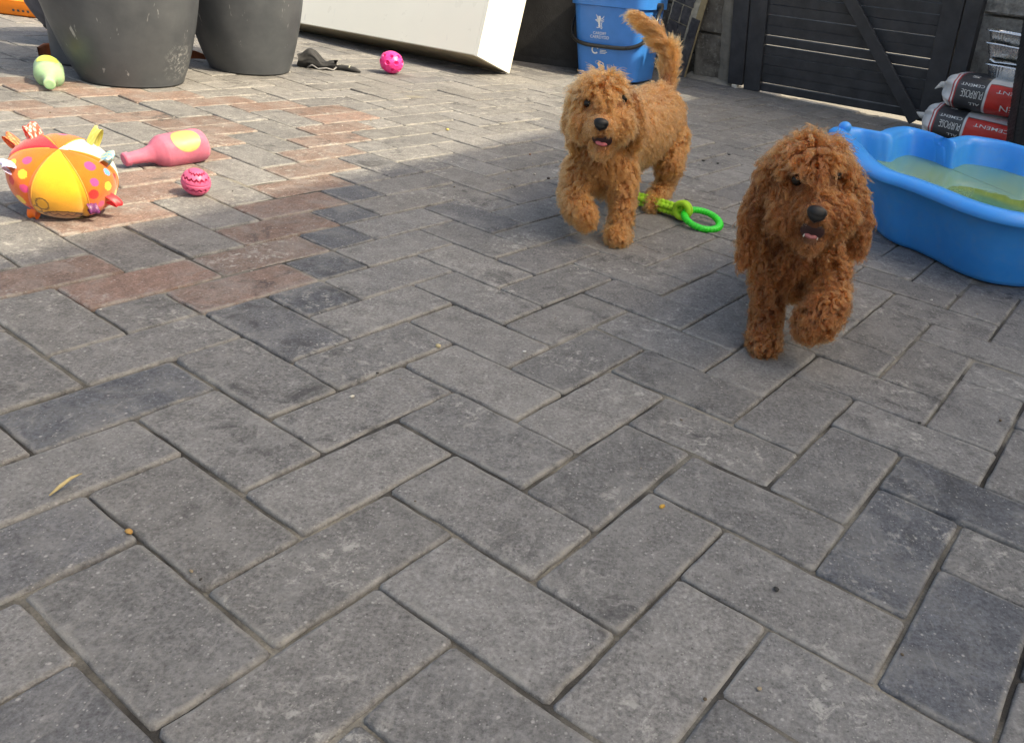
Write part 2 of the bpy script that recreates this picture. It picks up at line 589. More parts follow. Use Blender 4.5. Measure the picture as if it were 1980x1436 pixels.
def rough_block(name, x0, x1, y0, y1, z0, z1, mat, par, amp=.004, sc=30, nx=26, nz=20, seed=0):
    """rock-faced concrete block, front (−y) face and sides knocked about"""
    V, F = [], []
    for i in range(nx + 1):
        for k in range(nz + 1):
            x, z = x0 + (x1 - x0) * i / nx, z0 + (z1 - z0) * k / nz
            e = min(i, nx - i, k, nz - k)
            d = amp * (noise3((x, z, seed), sc, seed) + .8 * noise3((x, z, seed), sc * 2.7, seed + 2) + .5 * noise3((x, z, seed), sc * 6, seed + 4))
            if e == 0: d = amp * 1.2 + abs(d) * .5
            V.append((x + (rs.uniform(-1, 1) * amp * .3 if e == 0 else 0), y0 + d, z))
    for i in range(nx):
        for k in range(nz):
            a = i * (nz + 1) + k
            F.append((a, a + nz + 1, a + nz + 2, a + 1))
    n = len(V)
    V += [(x0, y1, z0), (x0, y1, z1), (x1, y1, z1), (x1, y1, z0)]
    left = [k for k in range(nz + 1)]
    right = [nx * (nz + 1) + k for k in range(nz + 1)]
    bot = [i * (nz + 1) for i in range(nx + 1)]
    top = [i * (nz + 1) + nz for i in range(nx + 1)]
    F += [tuple([n] + left[::1] + [n + 1])[::1], tuple([n + 3] + right + [n + 2])[::-1], tuple([n] + bot + [n + 3])[::-1], tuple([n + 1] + top + [n + 2]), (n, n + 1, n + 2, n + 3)]
    return mesh(name, V, F, mat, par, smooth=True, sharp=50)

m = N('pier_concrete')
co = m.n('TexCoord').outputs['Object']
cc = m.mix(m.ramp(m.noise(co, 9, 6, .7), .35, .65), (.085, .072, .060), (.235, .215, .185))
cc = m.mix(m.ramp(m.noise(co, 40, 5, .7), .52, .70), cc, (.30, .285, .25))
m.set(m.b.inputs['Base Color'], cc); m.set(m.b.inputs['Roughness'], .92)
m.set(m.b.inputs['Normal'], m.bump(m.noise(co, 150, 5, .7), .6, .004))
pier_mat = m.m
pier = gate_root('block_pier')
tag(pier, 'weathered concrete block pier with crumbling mortar beside the gate', 'pier')
for k, (z0, z1) in enumerate(((.006, .219), (.232, .447), (.460, .675), (.688, .903), (.916, 1.131))):
    rough_block('block', -.300, -.150, .02, .22, z0, z1, pier_mat, pier, .003, 24, 14, 18, k)
# rendered strip down the pier's gate side, bitten along its edge
V, F = [], []
nz = 70
for k in range(nz + 1):
    z = -.004 + 1.16 * k / nz
    e = .010 * noise3((0, 0, z), 60, 9) + .006 * noise3((0, 0, z), 170, 4)
    for (x, y) in ((-.152 + .006 * noise3((z, 0, 0), 50, 2), .012), (-.138, .002 + .004 * noise3((z, 1, 0), 70, 3)), (-.112, .0 + .005 * noise3((z, 4, 0), 55, 5)), (-.092 + e, .004), (-.090 + e, .10)):
        V.append((x, y, z))
for k in range(nz):
    for j in range(4):
        a = k * 5 + j
        F.append((a, a + 1, a + 6, a + 5))
render_mat = pm('pier_render', (.27, .25, .215), .93, .35, 18, .7, 130, .004)
mesh('render_strip', V, F, render_mat, pier, smooth=True)
# mortar spill at its foot
def spill(u, v):
    x = -.33 + .26 * u; y = -.05 + .09 * v
    h = .016 * math.sin(math.pi * min(1, v * 1.25)) * math.sin(math.pi * min(max(u, .02), .98)) ** .4 + .004 * noise3((x, y, 0), 90, 2)
    return (x, y - .01 * noise3((x, 0, 0), 40, 1), -.006 + h + .03 * v)
mesh('mortar_spill', *gridp(spill, 40, 16), render_mat, pier)

wall = gate_root('block_wall')
tag(wall, 'grey rough-faced block wall behind the foil trays', 'wall')
m = N('rockface_concrete')
co = m.n('TexCoord').outputs['Object']
cc = m.mix(m.ramp(m.noise(co, 45, 6, .7), .3, .7), (.19, .185, .175), (.46, .45, .43))
m.set(m.b.inputs['Base Color'], cc); m.set(m.b.inputs['Roughness'], .93)
m.set(m.b.inputs['Normal'], m.bump(m.noise(co, 140, 5, .7), .8, .006))
rock = m.m
zc = [-.01, .440, .452, .890, .902, 1.34]
for r_ in range(3):
    x = 1.004 - .002 * (r_ == 0)
    for c_ in range(3):
        w_ = (.44, .46, .44)[c_]
        rough_block('block', x, x + w_, .06 if r_ else .078, .28, zc[2 * r_], zc[2 * r_ + 1], rock, wall, .0055 if r_ else .0022, 70 if r_ else 45, 52, 46, 11 + r_ * 5 + c_)
        x += w_ + .010

back = gate_root('block_wall')  # added to shut out the bright lane showing past the bins
tag(back, 'dark block wall added behind the bins', 'wall')
for r_ in range(4):
    x = -.315
    for c_ in range(6):
        rough_block('block', x - .44, x, .16, .30, -.14 + r_ * .225, -.14 + r_ * .225 + .215, pier_mat, back, .003, 30, 12, 8, 40 + r_ * 7 + c_)
        x -= .45

# broken tiled board leaning beside the bin
bd = gate_root('broken_board', -.395, -.045, -.012)
bd.matrix_world = bd.matrix_world @ Matrix.Rotation(rad(13.5), 4, 'Y') @ Matrix.Rotation(rad(-5), 4, 'X')
tag(bd, 'broken board with chipped dark tiles and pale adhesive leaning by the bin', 'board')
adh = pm('tile_adhesive', (.55, .51, .42), .9, .35, 40, .8, 120, .004)
tile = pm('slate_tile', (.075, .075, .088), .5, .4, 30, .5, 110, .003, dust=.35, dustcol=(.30, .29, .28))
timber = pm('pale_timber', (.42, .33, .19), .7, .25, 20, .3, 90)
def ragged(x0, x1, z0, z1, y0, y1, jit, seed, n=24):
    r = random.Random(seed)
    Lp = [(x0 + r.uniform(-jit, jit), z0 + (z1 - z0) * i / n) for i in range(n + 1)]
    Rp = [(x1 + r.uniform(-jit, jit), z0 + (z1 - z0) * i / n) for i in range(n + 1)]
    V, F = [], []
    for (a, b) in zip(Lp, Rp):
        V += [(a[0], y0, a[1]), (b[0], y0, b[1]), (b[0], y1, b[1]), (a[0], y1, a[1])]
    for i in range(n):
        k = 4 * i
        for j in range(4):
            F.append((k + j, k + (j + 1) % 4, k + 4 + (j + 1) % 4, k + 4 + j))
    F += [(3, 2, 1, 0), (4 * n, 4 * n + 1, 4 * n + 2, 4 * n + 3)]
    return V, F
mesh('backing', *ragged(-.105, .035, .0, .72, .004, .016, .004, 4), adh, bd, smooth=False)
zz = 0.02
for k in range(9):
    h = (.062, .048, .055, .030, .060, .085, .070, .080, .090)[k]
    for (xa, xb) in ((-.098, -.045), (-.041, .008)):
        if (k, xa) in ((3, -.098), (7, -.041)): continue
        mesh('tile', *ragged(xa + rs.uniform(-.003, .003), xb + rs.uniform(-.006, .003), zz + .003, zz + h - .003, -.003 + rs.uniform(-.001, .001), .0035, .0022, k * 7 + int(xa * 1000), 6), tile, bd, smooth=False)
    zz += h
mesh('tile_strip', *ragged(.022, .066, -.004, .325, -.014, -.004, .0018, 91, 16), tile, bd, smooth=False)
mesh('batten', *ragged(.040, .072, -.006, .74, -.003, .003, .0012, 17, 8), timber, bd, smooth=False)

# ------------------------------------------------------------------ cement bags and foil trays
BX, BY = Vector((.8486, -.5291, 0)), Vector((.5291, .8486, 0))
BR = Matrix((BX, BY, (0, 0, 1))).transposed()
bag_plastic = pm('cement_bag_paper', (1, 1, 1), .42, .10, 30, .35, 55, .004, attr='col')
ink_white = pm('bag_print_white', (.78, .78, .77), .45, .06, 40, .1)
ink_red = pm('bag_print_red', (.55, .12, .12), .5, .06, 40, .1)
def bag_surface(Lb, Db, Hb, seed):
    def S_(s, t):
        # s metres along the bag from the tied end, t angle: 0 bottom-front .. pi top-back .. 2pi
        e = min(1.0, max(s, 0) / .085)
        taper = .10 + .90 * math.sin(e * math.pi / 2) ** .62
        far = min(1.0, max(Lb - s, 0) / .07); taper *= .12 + .88 * math.sin(far * math.pi / 2) ** .6
        c, s_ = math.cos(t), math.sin(t)
        n = .62
        y = -Db / 2 * math.copysign(abs(c) ** n, c)
        z = Hb / 2 * math.copysign(abs(s_) ** n, s_)
        fold = (1 - e) * .14 * math.sin(t * 9 + seed)
        wob = .004 * noise3((s * 1.0, y, z), 22, seed) + .0018 * noise3((s, y, z), 70, seed + 1)
        k = taper * (1 + fold) + wob / max(Db / 2, .05)
        zz = z * (taper ** .75) * (1 + fold)
        return Vector((s, y * k, Hb / 2 + zz + wob * .6 + .006 * noise3((s, 0, 0), 9, seed)))
    return S_
def cement_bag(label, loc, Lb, seed, tail):
    root = empty('cement_bag', loc, BR)
    tag(root, label, 'cement bag', 'cement bags stacked by the gate')
    Db, Hb = .34, .134
    Sf = bag_surface(Lb, Db, Hb, seed)
    nu, nv = 190, 110
    V, C = [], []
    DK, RD, WH = (.060, .061, .068), (.68, .045, .035), (.74, .75, .77)
    for i in range(nu):
        s = Lb * (i / (nu - 1)) ** 1.0
        for j in range(nv):
            t = 2 * math.pi * j / nv
            V.append(tuple(Sf(s, t)))
            top = 0.62 < t < math.pi
            if s < .066: c = WH
            elif s < .071: c = (.42, .03, .035)
            elif s < .078: c = WH
            elif s < .083: c = (.42, .03, .035)
            elif s < .192: c = DK
            elif s < .203: c = WH
            elif t < .62 or t > 5.2: c = RD
            elif t < .68: c = (.10, .09, .09)
            else: c = WH
            C.append(c)
    F = []
    for i in range(nu - 1):
        for j in range(nv):
            k = (j + 1) % nv
            F.append((i * nv + j, (i + 1) * nv + j, (i + 1) * nv + k, i * nv + k))
    F += [tuple(reversed(range(nv))), tuple((nu - 1) * nv + j for j in range(nv))][::-1]
    b = mesh('sack', V, F, bag_plastic, root)
    setcol(b.data, C)
    # tied end
    tip = [Vector(Sf(.0, 0)) * 0 + Vector((.004, 0, Hb / 2)), Vector((-.018, -.01, Hb / 2 + .004)), Vector((-.036, -.022, Hb / 2 + tail))]
    mesh('tied_end', *tube(tip, [.018, .012, .002], 10), pm('bag_tie', (.62, .62, .60), .5, .2, 60, .3), root)
    def wrap(name, txt, s0, t0, size, mat, sx=1.0):
        # printed upside down: text runs towards the tied end, its top faces down the bag's front
        V, F = subdiv_part(text_mesh(txt, size, .004 * size), maxlen=.008)
        W_ = []
        for (x, y, z) in V:
            s = s0 - x * sx
            t = t0 - y / .155
            p = Sf(s, t)
            q = Sf(s + .001, t); r = Sf(s, t + .01)
            nn = (q - p).cross(r - p).normalized()
            if nn.dot(p - Vector((s, 0, Hb / 2))) < 0: nn = -nn
            W_.append(tuple(p + nn * .0012))
        return mesh(name, W_, F, mat, root, smooth=False)
    wrap('printed_word', 'ALL', .184, -.22, .034, ink_white, .75)
    wrap('printed_word', 'PURPOSE', .188, .10, .034, ink_white, .60)
    wrap('printed_word', 'CEMENT', .186, .42, .034, ink_white, .68)
    wrap('printed_word', 'S', .150, 1.15, .050, ink_white, 1.5)
    wrap('printed_word', 'BRIEN', .385, -.14, .074, ink_white, .64)
    wrap('printed_word', 'CEMENT', .372, .30, .036, ink_white, 1.0)
    for k in range(4):
        wrap('printed_note', 'mix with clean water only'[k * 5:k * 5 + 14], .36, .92 + .09 * k, .011, ink_red, 1.0)
    return root
cement_bag('lower cement bag on the paving, red, grey and white', (1.106, 3.604, .003), .60, 3, .012)
cement_bag('upper cement bag lying on another, foil trays on top', (1.146, 3.584, .133), .60, 5, -.016)

foil = pm('aluminium_foil', (.80, .80, .79), .26, .06, 60, .55, 130, .0022, metal=1.0)
foil_dark = pm('foil_underside', (.05, .05, .05), .4, .3, 60, .3, 130)
def tray(label, loc, rz, tilt, Lx=.32, Ly=.21, H=.052, crumple=.0, seed=1):
    root = empty('foil_tray', loc, BR @ Matrix.Rotation(rz, 3, 'Z') @ Matrix.Rotation(tilt, 3, 'Y'))
    tag(root, label, 'foil tray', 'foil trays stacked on the cement bags')
    nP, nz_ = 320, 8
    V, F = [], []
    for k in range(nz_):
        f = k / (nz_ - 1)
        ins = .022 * (1 - f)
        for i in range(nP):
            a = 2 * math.pi * i / nP
            c, s = math.cos(a), math.sin(a)
            n = .26
            x = (Lx / 2 - ins) * math.copysign(abs(c) ** n, c)
            y = (Ly / 2 - ins) * math.copysign(abs(s) ** n, s)
            u = x if abs(s) > abs(c) * .7 else y
            grp = (math.sin(u * 2 * math.pi / .062) > -.15)
            rib = .0020 * math.sin(u * 2 * math.pi / .0105) * (1 if grp else .0) * math.sin(math.pi * f) ** .5
            cr = crumple * noise3((x, y, f * .05), 45, seed)
            out = Vector((c * 1.0, s * 1.0, 0))
            V.append((x + out.x * (rib + cr), y + out.y * (rib + cr), H * f + .6 * cr))
    for k in range(nz_ - 1):
        for i in range(nP):
            j = (i + 1) % nP
            F.append((k * nP + i, k * nP + j, (k + 1) * nP + j, (k + 1) * nP + i))
    F.append(tuple(reversed(range(nP))))
    side = mesh('side_wall', V, F, foil, root)
    V, F = [], []
    for q, (o_, z) in enumerate(((0, H), (.004, H + .0025), (.010, H + .002), (.011, H - .002))):
        for i in range(nP):
            a = 2 * math.pi * i / nP
            c, s = math.cos(a), math.sin(a)
            w = 1 + .0 * q
            V.append(((Lx / 2 + o_) * math.copysign(abs(c) ** .26, c), (Ly / 2 + o_) * math.copysign(abs(s) ** .26, s), z + .0012 * noise3((c * .3, s * .3, 0), 40, seed) + crumple * noise3((c * .3, s * .3, 0), 22, seed + 2)))
    for q in range(3):
        for i in range(nP):
            j = (i + 1) % nP
            F.append((q * nP + i, q * nP + j, (q + 1) * nP + j, (q + 1) * nP + i))
    mesh('rim', V, F, foil, root)
    return root
tb = Vector((1.146, 3.584, .262)) + BX * .300 + BY * .02
tray('bottom foil tray resting on the upper cement bag', tb, .03, .0, seed=1)
tray('crumpled foil tray with a bent bright rim, second from the bottom', tb + Vector((.012, .0, .040)), -.04, -.03, H=.03, crumple=.005, seed=2)
tray('foil tray nested under the topmost tray', tb - BX * .028 + BY * .01 + Vector((0, 0, .070)), .05, .02, seed=3)
tray('topmost foil tray of the stack by the wall', tb - BX * .034 + BY * .01 + Vector((0, 0, .114)), .05, .015, seed=4)

# black ribbed tub at the frame's right edge
blk = pm('black_plastic', (.018, .018, .020), .5, .3, 25, .5, 160, .003, dust=.12, dustcol=(.10, .10, .10))
tubr = empty('storage_crate', (1.274, 3.02, 0), GR @ Matrix.Rotation(rad(-7), 3, 'Y') @ Matrix.Rotation(rad(14), 3, 'Z'))
tag(tubr, 'black textured plastic crate in front of the cement bags', 'crate')
def crate_face(w, h, n, mr):
    def fn(u, v):
        x, z = w * u, h * v
        return (x, -.0035 * abs(math.sin(x * 150)) * (.4 + .6 * abs(math.sin(z * 210 + (0 if int(x * 150 / math.pi) % 2 else 1.57)))), z)
    return gridp(fn, n, mr)
P_ = [crate_face(.42, .55, 110, 120)]
v, f = crate_face(.32, .55, 90, 120)
P_.append(([(-y * -1, .32 - x, z) for (x, y, z) in v], f))
mesh('woven_side', *join(*P_), blk, tubr)
mesh('shell', *boxp(.004, .42, .004, .32, .0, .548, .004), blk, tubr, smooth=False)
mesh('top_rim', *boxp(-.01, .43, -.01, .33, .548, .575, .006, 2), blk, tubr, smooth=False)

# ------------------------------------------------------------------ bins
blue_pl = pm('blue_bin_plastic', (.032, .200, .62), .38, .12, 14, .12, 200, .0006, dust=.10, dustcol=(.10, .20, .42), sss=.0)
blackm = pm('handle_black', (.02, .02, .02), .32, .2, 30, .1)
def rrect(hx, hy, r, n=8):
    P_ = []
    for cx, cy, a0 in ((hx - r, hy - r, 0), (-hx + r, hy - r, 90), (-hx + r, -hy + r, 180), (hx - r, -hy + r, 270)):
        for k in range(n + 1):
            a = rad(a0 + 90 * k / n)
            P_.append((cx + r * math.cos(a), cy + r * math.sin(a)))
    return P_
def loft(levels):
    V, F = [], []
    n = len(levels[0][0])
    for pts, z in levels:
        V += [(x, y, z) for x, y in pts]
    for k in range(len(levels) - 1):
        for i in range(n):
            j = (i + 1) % n
            F.append((k * n + i, k * n + j, (k + 1) * n + j, (k + 1) * n + i))
    F.append(tuple(reversed(range(n))))
    return V, F
binr = empty('recycling_caddy', (-.235, 3.985, .001), Matrix.Rotation(rad(-20), 3, 'Z') @ Matrix.Rotation(rad(-3), 3, 'Y'))
tag(binr, 'blue plastic recycling caddy with black handle and white crest', 'bin')
def bw(z): return .148 + .075 * z, .120 + .07 * z
lv = []
for z in (0, .004, .05, .12, .2, .30): hx, hy = bw(z); lv.append((rrect(hx - (.004 if z == 0 else 0), hy - (.004 if z == 0 else 0), .042), z))
hx, hy = bw(.30); lv += [(rrect(hx + .012, hy + .012, .05), .303), (rrect(hx + .014, hy + .014, .052), .345), (rrect(hx + .006, hy + .006, .046), .350), (rrect(hx - .012, hy - .012, .036), .348)]
for z in (.30, .2, .05, .012): hx, hy = bw(z); lv.append((rrect(hx - .012, hy - .012, .036), z))
V, F = loft(lv)
n_ = len(lv[0][0]); F.append(tuple((len(lv) - 1) * n_ + i for i in range(n_)))
mesh('tub', V, F, blue_pl, binr, smooth=True, sharp=35)
# bail handle hanging across the front
hp = []
for k in range(41):
    a = math.pi * k / 40
    hx, hy = bw(.3)
    x = -(hx + .030) * math.cos(a)
    drop = math.sin(a) ** .42
    hp.append((math.copysign(abs(math.cos(a)) ** .55, -math.cos(a)) * (hx + .028), -.135 * drop - .012 * math.sin(a), .315 - .175 * drop))
mesh('handle', *tube(hp, .0085, 12), blackm, binr)
for sgn in (-1, 1):
    hx, hy = bw(.3)
    mesh('pivot', *xf(lathe([(0, -.012), (.016, -.012), (.016, .012), (0, .012)], 20), Matrix.Translation((sgn * (hx + .022), 0, .315)) @ Matrix.Rotation(rad(90), 4, 'Y')), blackm, binr, sharp=40)
print_w = pm('white_print', (.72, .76, .80), .45, .1, 80, .05)
def on_bin(poly2d, x, z, sc):
    """flat print 1 mm proud of the caddy's front"""
    V, F = poly2d
    o = []
    for p in V:
        zz = z + p[1] * sc
        o.append((x + p[0] * sc, -bw(zz)[1] - .0011, zz))
    return o, F
def stroke(pts, w):
    """tapering flat stroke through points (x, y, width factor)"""
    V, F = [], []
    n = len(pts)
    for i, (x, y, k) in enumerate(pts):
        a, b = pts[max(i - 1, 0)], pts[min(i + 1, n - 1)]
        d = Vector((b[0] - a[0], b[1] - a[1])).normalized()
        V += [(x - d.y * w * k, y + d.x * w * k, 0), (x + d.y * w * k, y - d.x * w * k, 0)]
    for i in range(n - 1):
        F.append((2 * i, 2 * i + 1, 2 * i + 3, 2 * i + 2))
    return V, F
crest = join(
    stroke([(-.36, 1.05, .4), (-.26, .92, .9), (-.22, .78, 1.1), (-.16, .66, 1.2)], .045),
    stroke([(-.10, .88, .9), (.02, .86, 2.4), (.04, .66, 2.6), (-.04, .44, 2.4), (.0, .22, 2.0), (.06, .02, 1.3), (.12, -.20, 1.0)], .06),
    stroke([(-.22, .68, 1), (-.14, .56, 1.6), (-.06, .40, 1.4)], .05),
    stroke([(-.44, .52, 1.2), (-.34, .54, 1.2), (-.26, .46, 1.2), (-.22, .36, .8)], .045),
    stroke([(.16, .62, 1), (.34, .70, 1), (.48, .84, .9), (.56, .96, .4)], .035),
    stroke([(.16, .50, 1), (.36, .54, 1), (.50, .62, .8), (.56, .70, .4)], .032),
    stroke([(.16, .38, 1), (.36, .38, 1), (.50, .46, .8), (.56, .52, .4)], .032),
    stroke([(.20, .26, 1), (.30, .20, 1), (.24, .02, 1), (.34, -.14, 1), (.28, -.28, 1), (.18, -.26, .7)], .04),
    stroke([(.0, .12, 1.4), (-.06, -.04, 1.2), (-.02, -.16, 1), (-.16, -.20, 1), (-.30, -.16, .7)], .045))
mesh('crest', *on_bin(crest, -.035, .222, .042), print_w, binr, smooth=False)
for txt, z, sz in (('CARDIFF', .186, .0165), ('CAERDYDD', .170, .0175)):
    V, F = text_mesh(txt, sz)
    w = max(p[0] for p in V)
    mesh('lettering', *on_bin(([(p[0] - w / 2, p[1], 0) for p in V], F), -.032, z, 1.0), print_w, binr, smooth=False)
arc = stroke([(.9 * math.cos(rad(a)), .9 * math.sin(rad(a)), 1) for a in range(20, 321, 12)], .20)
mesh('recycling_mark', *on_bin(arc, -.052, .122, .016), print_w, binr, smooth=False)
for k, (z, w) in enumerate(((.121, .030), (.115, .036), (.109, .028))):
    mesh('small_print', *on_bin(([(0, 0, 0), (w, 0, 0), (w, .0028, 0), (0, .0028, 0)], [(0, 1, 2, 3)]), -.028, z, 1.0), print_w, binr, smooth=False)

bb = empty('refuse_bin', (-.60, 4.30, 0), Matrix.Rotation(rad(3), 3, 'Z'))
tag(bb, 'black plastic bin standing behind the white cabinet', 'bin')
lv = [(rrect(.24 + .08 * z, .20 + .08 * z, .05), z) for z in (.012, .05, .2, .4, .62)]
lv += [(rrect(.315, .275, .06), .63), (rrect(.315, .275, .06), .66), (rrect(.28, .24, .05), .69)]
V, F = loft(lv); F.append(tuple((len(lv) - 1) * len(lv[0][0]) + i for i in range(len(lv[0][0]))))
mesh('body', V, F, blk, bb, sharp=40)
mesh('skirt', *loft([(rrect(.245, .205, .05), 0), (rrect(.245, .205, .05), .03)]), blk, bb, sharp=40)

# ------------------------------------------------------------------ white cabinet tipped on one corner
WR = Matrix(((-.9021, -.4132, .1241), (.4308, -.8471, .3112), (-.0234, .3342, .9422)))
wb = empty('white_cabinet', (-.6677, 3.6334, .004), WR)
tag(wb, 'white melamine cabinet tipped back on one corner, beige underside showing', 'cabinet')
white = pm('white_melamine', (.87, .86, .77), .33, .04, 8, .05, 60, dust=.14, dustcol=(.58, .56, .48), scratch=.25)
beige = pm('raw_board', (.44, .38, .27), .75, .25, 12, .2, 120)
Lc, Dc, Hc = 1.19, .234, .85
mesh('side_panel', *boxp(0, .018, .0, Dc, 0, Hc, .0012), white, wb, smooth=False)
mesh('side_panel', *boxp(Lc - .018, Lc, .0, Dc, 0, Hc, .0012), white, wb, smooth=False)
mesh('front_panel', *boxp(.0182, Lc - .0182, Dc - .018, Dc - .0003, .003, Hc, .001), white, wb, smooth=False)
mesh('bottom_panel', *boxp(.0182, Lc - .0182, .0, Dc - .0185, .002, .018), beige, wb, smooth=False)
mesh('back_panel', *boxp(.0182, Lc - .0182, -.004, -.0005, .0, Hc), beige, wb, smooth=False)

# ------------------------------------------------------------------ planters
pot_m = pm('planter_plastic', (.058, .066, .078), .48, .18, 9, .12, 140, .0008, dust=.22, dustcol=(.19, .195, .20), scratch=.55)
def splashed(base):
    mm = base.copy()
    t = mm.node_tree
    b = t.nodes['Principled BSDF']
    old = b.inputs['Base Color'].links[0].from_socket
    tc = t.nodes.new('ShaderNodeTexCoord')
    ds = t.nodes.new('ShaderNodeVectorMath'); ds.operation = 'DISTANCE'; ds.inputs[1].default_value = (.158, -.012, .075)
    t.links.new(tc.outputs['Object'], ds.inputs[0])
    mp = t.nodes.new('ShaderNodeMapRange'); mp.inputs[1].default_value = .070; mp.inputs[2].default_value = -.02
    t.links.new(ds.outputs['Value'], mp.inputs[0])
    nz_ = t.nodes.new('ShaderNodeTexNoise'); nz_.inputs['Scale'].default_value = 70; nz_.inputs['Detail'].default_value = 6; nz_.inputs['Roughness'].default_value = .75
    t.links.new(tc.outputs['Object'], nz_.inputs['Vector'])
    m2_ = t.nodes.new('ShaderNodeMapRange'); m2_.inputs[1].default_value = .50; m2_.inputs[2].default_value = .58
    t.links.new(nz_.outputs['Fac'], m2_.inputs[0])
    ml = t.nodes.new('ShaderNodeMath'); ml.operation = 'MULTIPLY'
    t.links.new(mp.outputs[0], ml.inputs[0]); t.links.new(m2_.outputs[0], ml.inputs[1])
    mx = t.nodes.new('ShaderNodeMix'); mx.data_type = 'RGBA'
    t.links.new(ml.outputs[0], mx.inputs[0]); t.links.new(old, mx.inputs[6]); mx.inputs[7].default_value = (.42, .43, .43, 1)
    t.links.new(mx.outputs[2], b.inputs['Base Color'])
    return mm
pot_splash = splashed(pot_m)
def planter(label, c, prof, cat='planter'):
    o = empty('planter', (c[0], c[1], 0))
    tag(o, label, cat, 'dark grey planters')
    mesh('pot', *lathe(prof, 96), pot_splash if 'scuffs' in label else pot_m, o, sharp=30)
    zt = prof[-5][1]
    rt = prof[-4][0]
    soil = pm('potting_soil', (.05, .035, .025), .95, .4, 60, .8, 200, .006)
    mesh('soil', *lathe([(rt * .93, zt - .05), (rt * .5, zt - .043), (0.0001, zt - .04)], 48), soil, o)
    return o
def pot_prof(rb, rt, h, bulge):
    P_ = [(0.0001, .0), (rb - .012, .0), (rb - .003, .004), (rb, .014)]
    for k in range(1, 15):
        t = k / 14
        P_.append((rb + (rt - rb) * t ** .82 + bulge * math.sin(math.pi * t), .014 + (h - .014) * t))
    return P_ + [(rt + .012, h + .004), (rt + .012, h + .03), (rt - .008, h + .034), (rt - .014, h + .02), (rt - .03, h - .1)]
planter('large dark grey planter with pale scuffs, in front of the leather lead', (-1.612, 2.505), pot_prof(.142, .228, .40, .010))
planter('dark grey planter nearest the white cabinet', (-1.459, 2.941), pot_prof(.132, .205, .40, .010))
planter('slim dark planter half hidden behind the scuffed one', (-1.862, 2.640), [(0.0001, 0), (.066, 0), (.074, .006), (.076, .02), (.072, .14), (.068, .30), (.068, .42), (.074, .424), (.074, .45), (.066, .452), (.062, .43), (.058, .34)])

# dark holdall slumped behind the planters
bagm = pm('holdall_fabric', (.10, .098, .115), .85, .3, 30, .6, 160, .003)
hb = empty('holdall', (-2.005, 3.03, 0), Matrix.Rotation(rad(62), 3, 'Z'))
tag(hb, 'grey fabric holdall with a black base slumped behind the planters', 'bag')
def hold(u, v):
    t = math.pi * v; a = 2 * math.pi * u
    n = .7
    x = .26 * math.copysign(abs(math.cos(a)) ** n, math.cos(a)) * math.sin(t) ** .6
    y = .13 * math.copysign(abs(math.sin(a)) ** n, math.sin(a)) * math.sin(t) ** .6
    z = .20 - .19 * math.cos(t)
    w = .012 * noise3((x, y, z), 16, 3)
    return (x * (1 + w * 3) + .03 * z, y + w, z + w)
mesh('body', *gridp(hold, 64, 28, cu=True), bagm, hb)
def hbase(u, v):
    p = Vector(hold(u, .0 + .26 * v)); q = Vector((0, 0, .2))
    return tuple(q + (p - q) * 1.015)
mesh('base_panel', *gridp(hbase, 64, 8, cu=True), blk, hb)

# orange moulded tray, only its near end in frame
orange = pm('orange_plastic', (.80, .22, .012), .38, .12, 20, .1, 120)
ot = empty('orange_tray', (-2.60, 3.47, 0), Matrix.Rotation(rad(8), 3, 'Z'))
tag(ot, 'orange plastic tray with dark slots at the far left corner', 'tray')
V, F = [], []
for k, (sc_, z) in enumerate(((.90, .002), (.96, .008), (1.0, .05), (1.02, .058), (.97, .06), (.93, .05), (.86, .012))):
    for (x, y) in rrect(.15 * sc_, .105 * sc_, .07 * sc_, 8): V.append((x, y, z))
n_ = 36
for k in range(6):
    for i in range(n_):
        j = (i + 1) % n_
        F.append((k * n_ + i, k * n_ + j, (k + 1) * n_ + j, (k + 1) * n_ + i))
F += [tuple(reversed(range(n_))), tuple(6 * n_ + i for i in range(n_))]
mesh('dish', V, F, orange, ot, sharp=45)
for k in range(4):
    mesh('slot', *boxp(-.03 + k * .018, -.022 + k * .018, -.1052, -.1005, .018, .026, .001), blk, ot, smooth=False)

# leather lead standing on edge, curving behind the planters
lm_ = pm('tan_leather', (.30, .085, .028), .5, .3, 40, .3, 200)
pts = [(-1.965, 2.600), (-1.985, 2.66), (-1.955, 2.72), (-1.90, 2.75), (-1.82, 2.80), (-1.755, 2.86), (-1.70, 2.925), (-1.665, 2.965), (-1.640, 2.985)]
def lead(u, v):
    i = min(int(u * (len(pts) - 1)), len(pts) - 2); f_ = u * (len(pts) - 1) - i
    x = pts[i][0] * (1 - f_) + pts[i + 1][0] * f_; y = pts[i][1] * (1 - f_) + pts[i + 1][1] * f_
    h = .040 * (1 - .6 * max(0, u - .75) / .25)
    vv = v * 2 if v < .5 else 2 - v * 2
    off = -.0016 if v < .5 else .0016
    return (x + off, y + off, .002 + h * vv + .004 * math.sin(u * 9))
mesh('strap', *gridp(lead, 60, 12), lm_, None, smooth=True)
lead_o = bpy.context.scene.objects['strap'] if False else COL.objects[-1]
lead_o.name = 'leather_lead'
tag(lead_o, 'tan leather lead curling on edge behind the planters', 'dog lead')

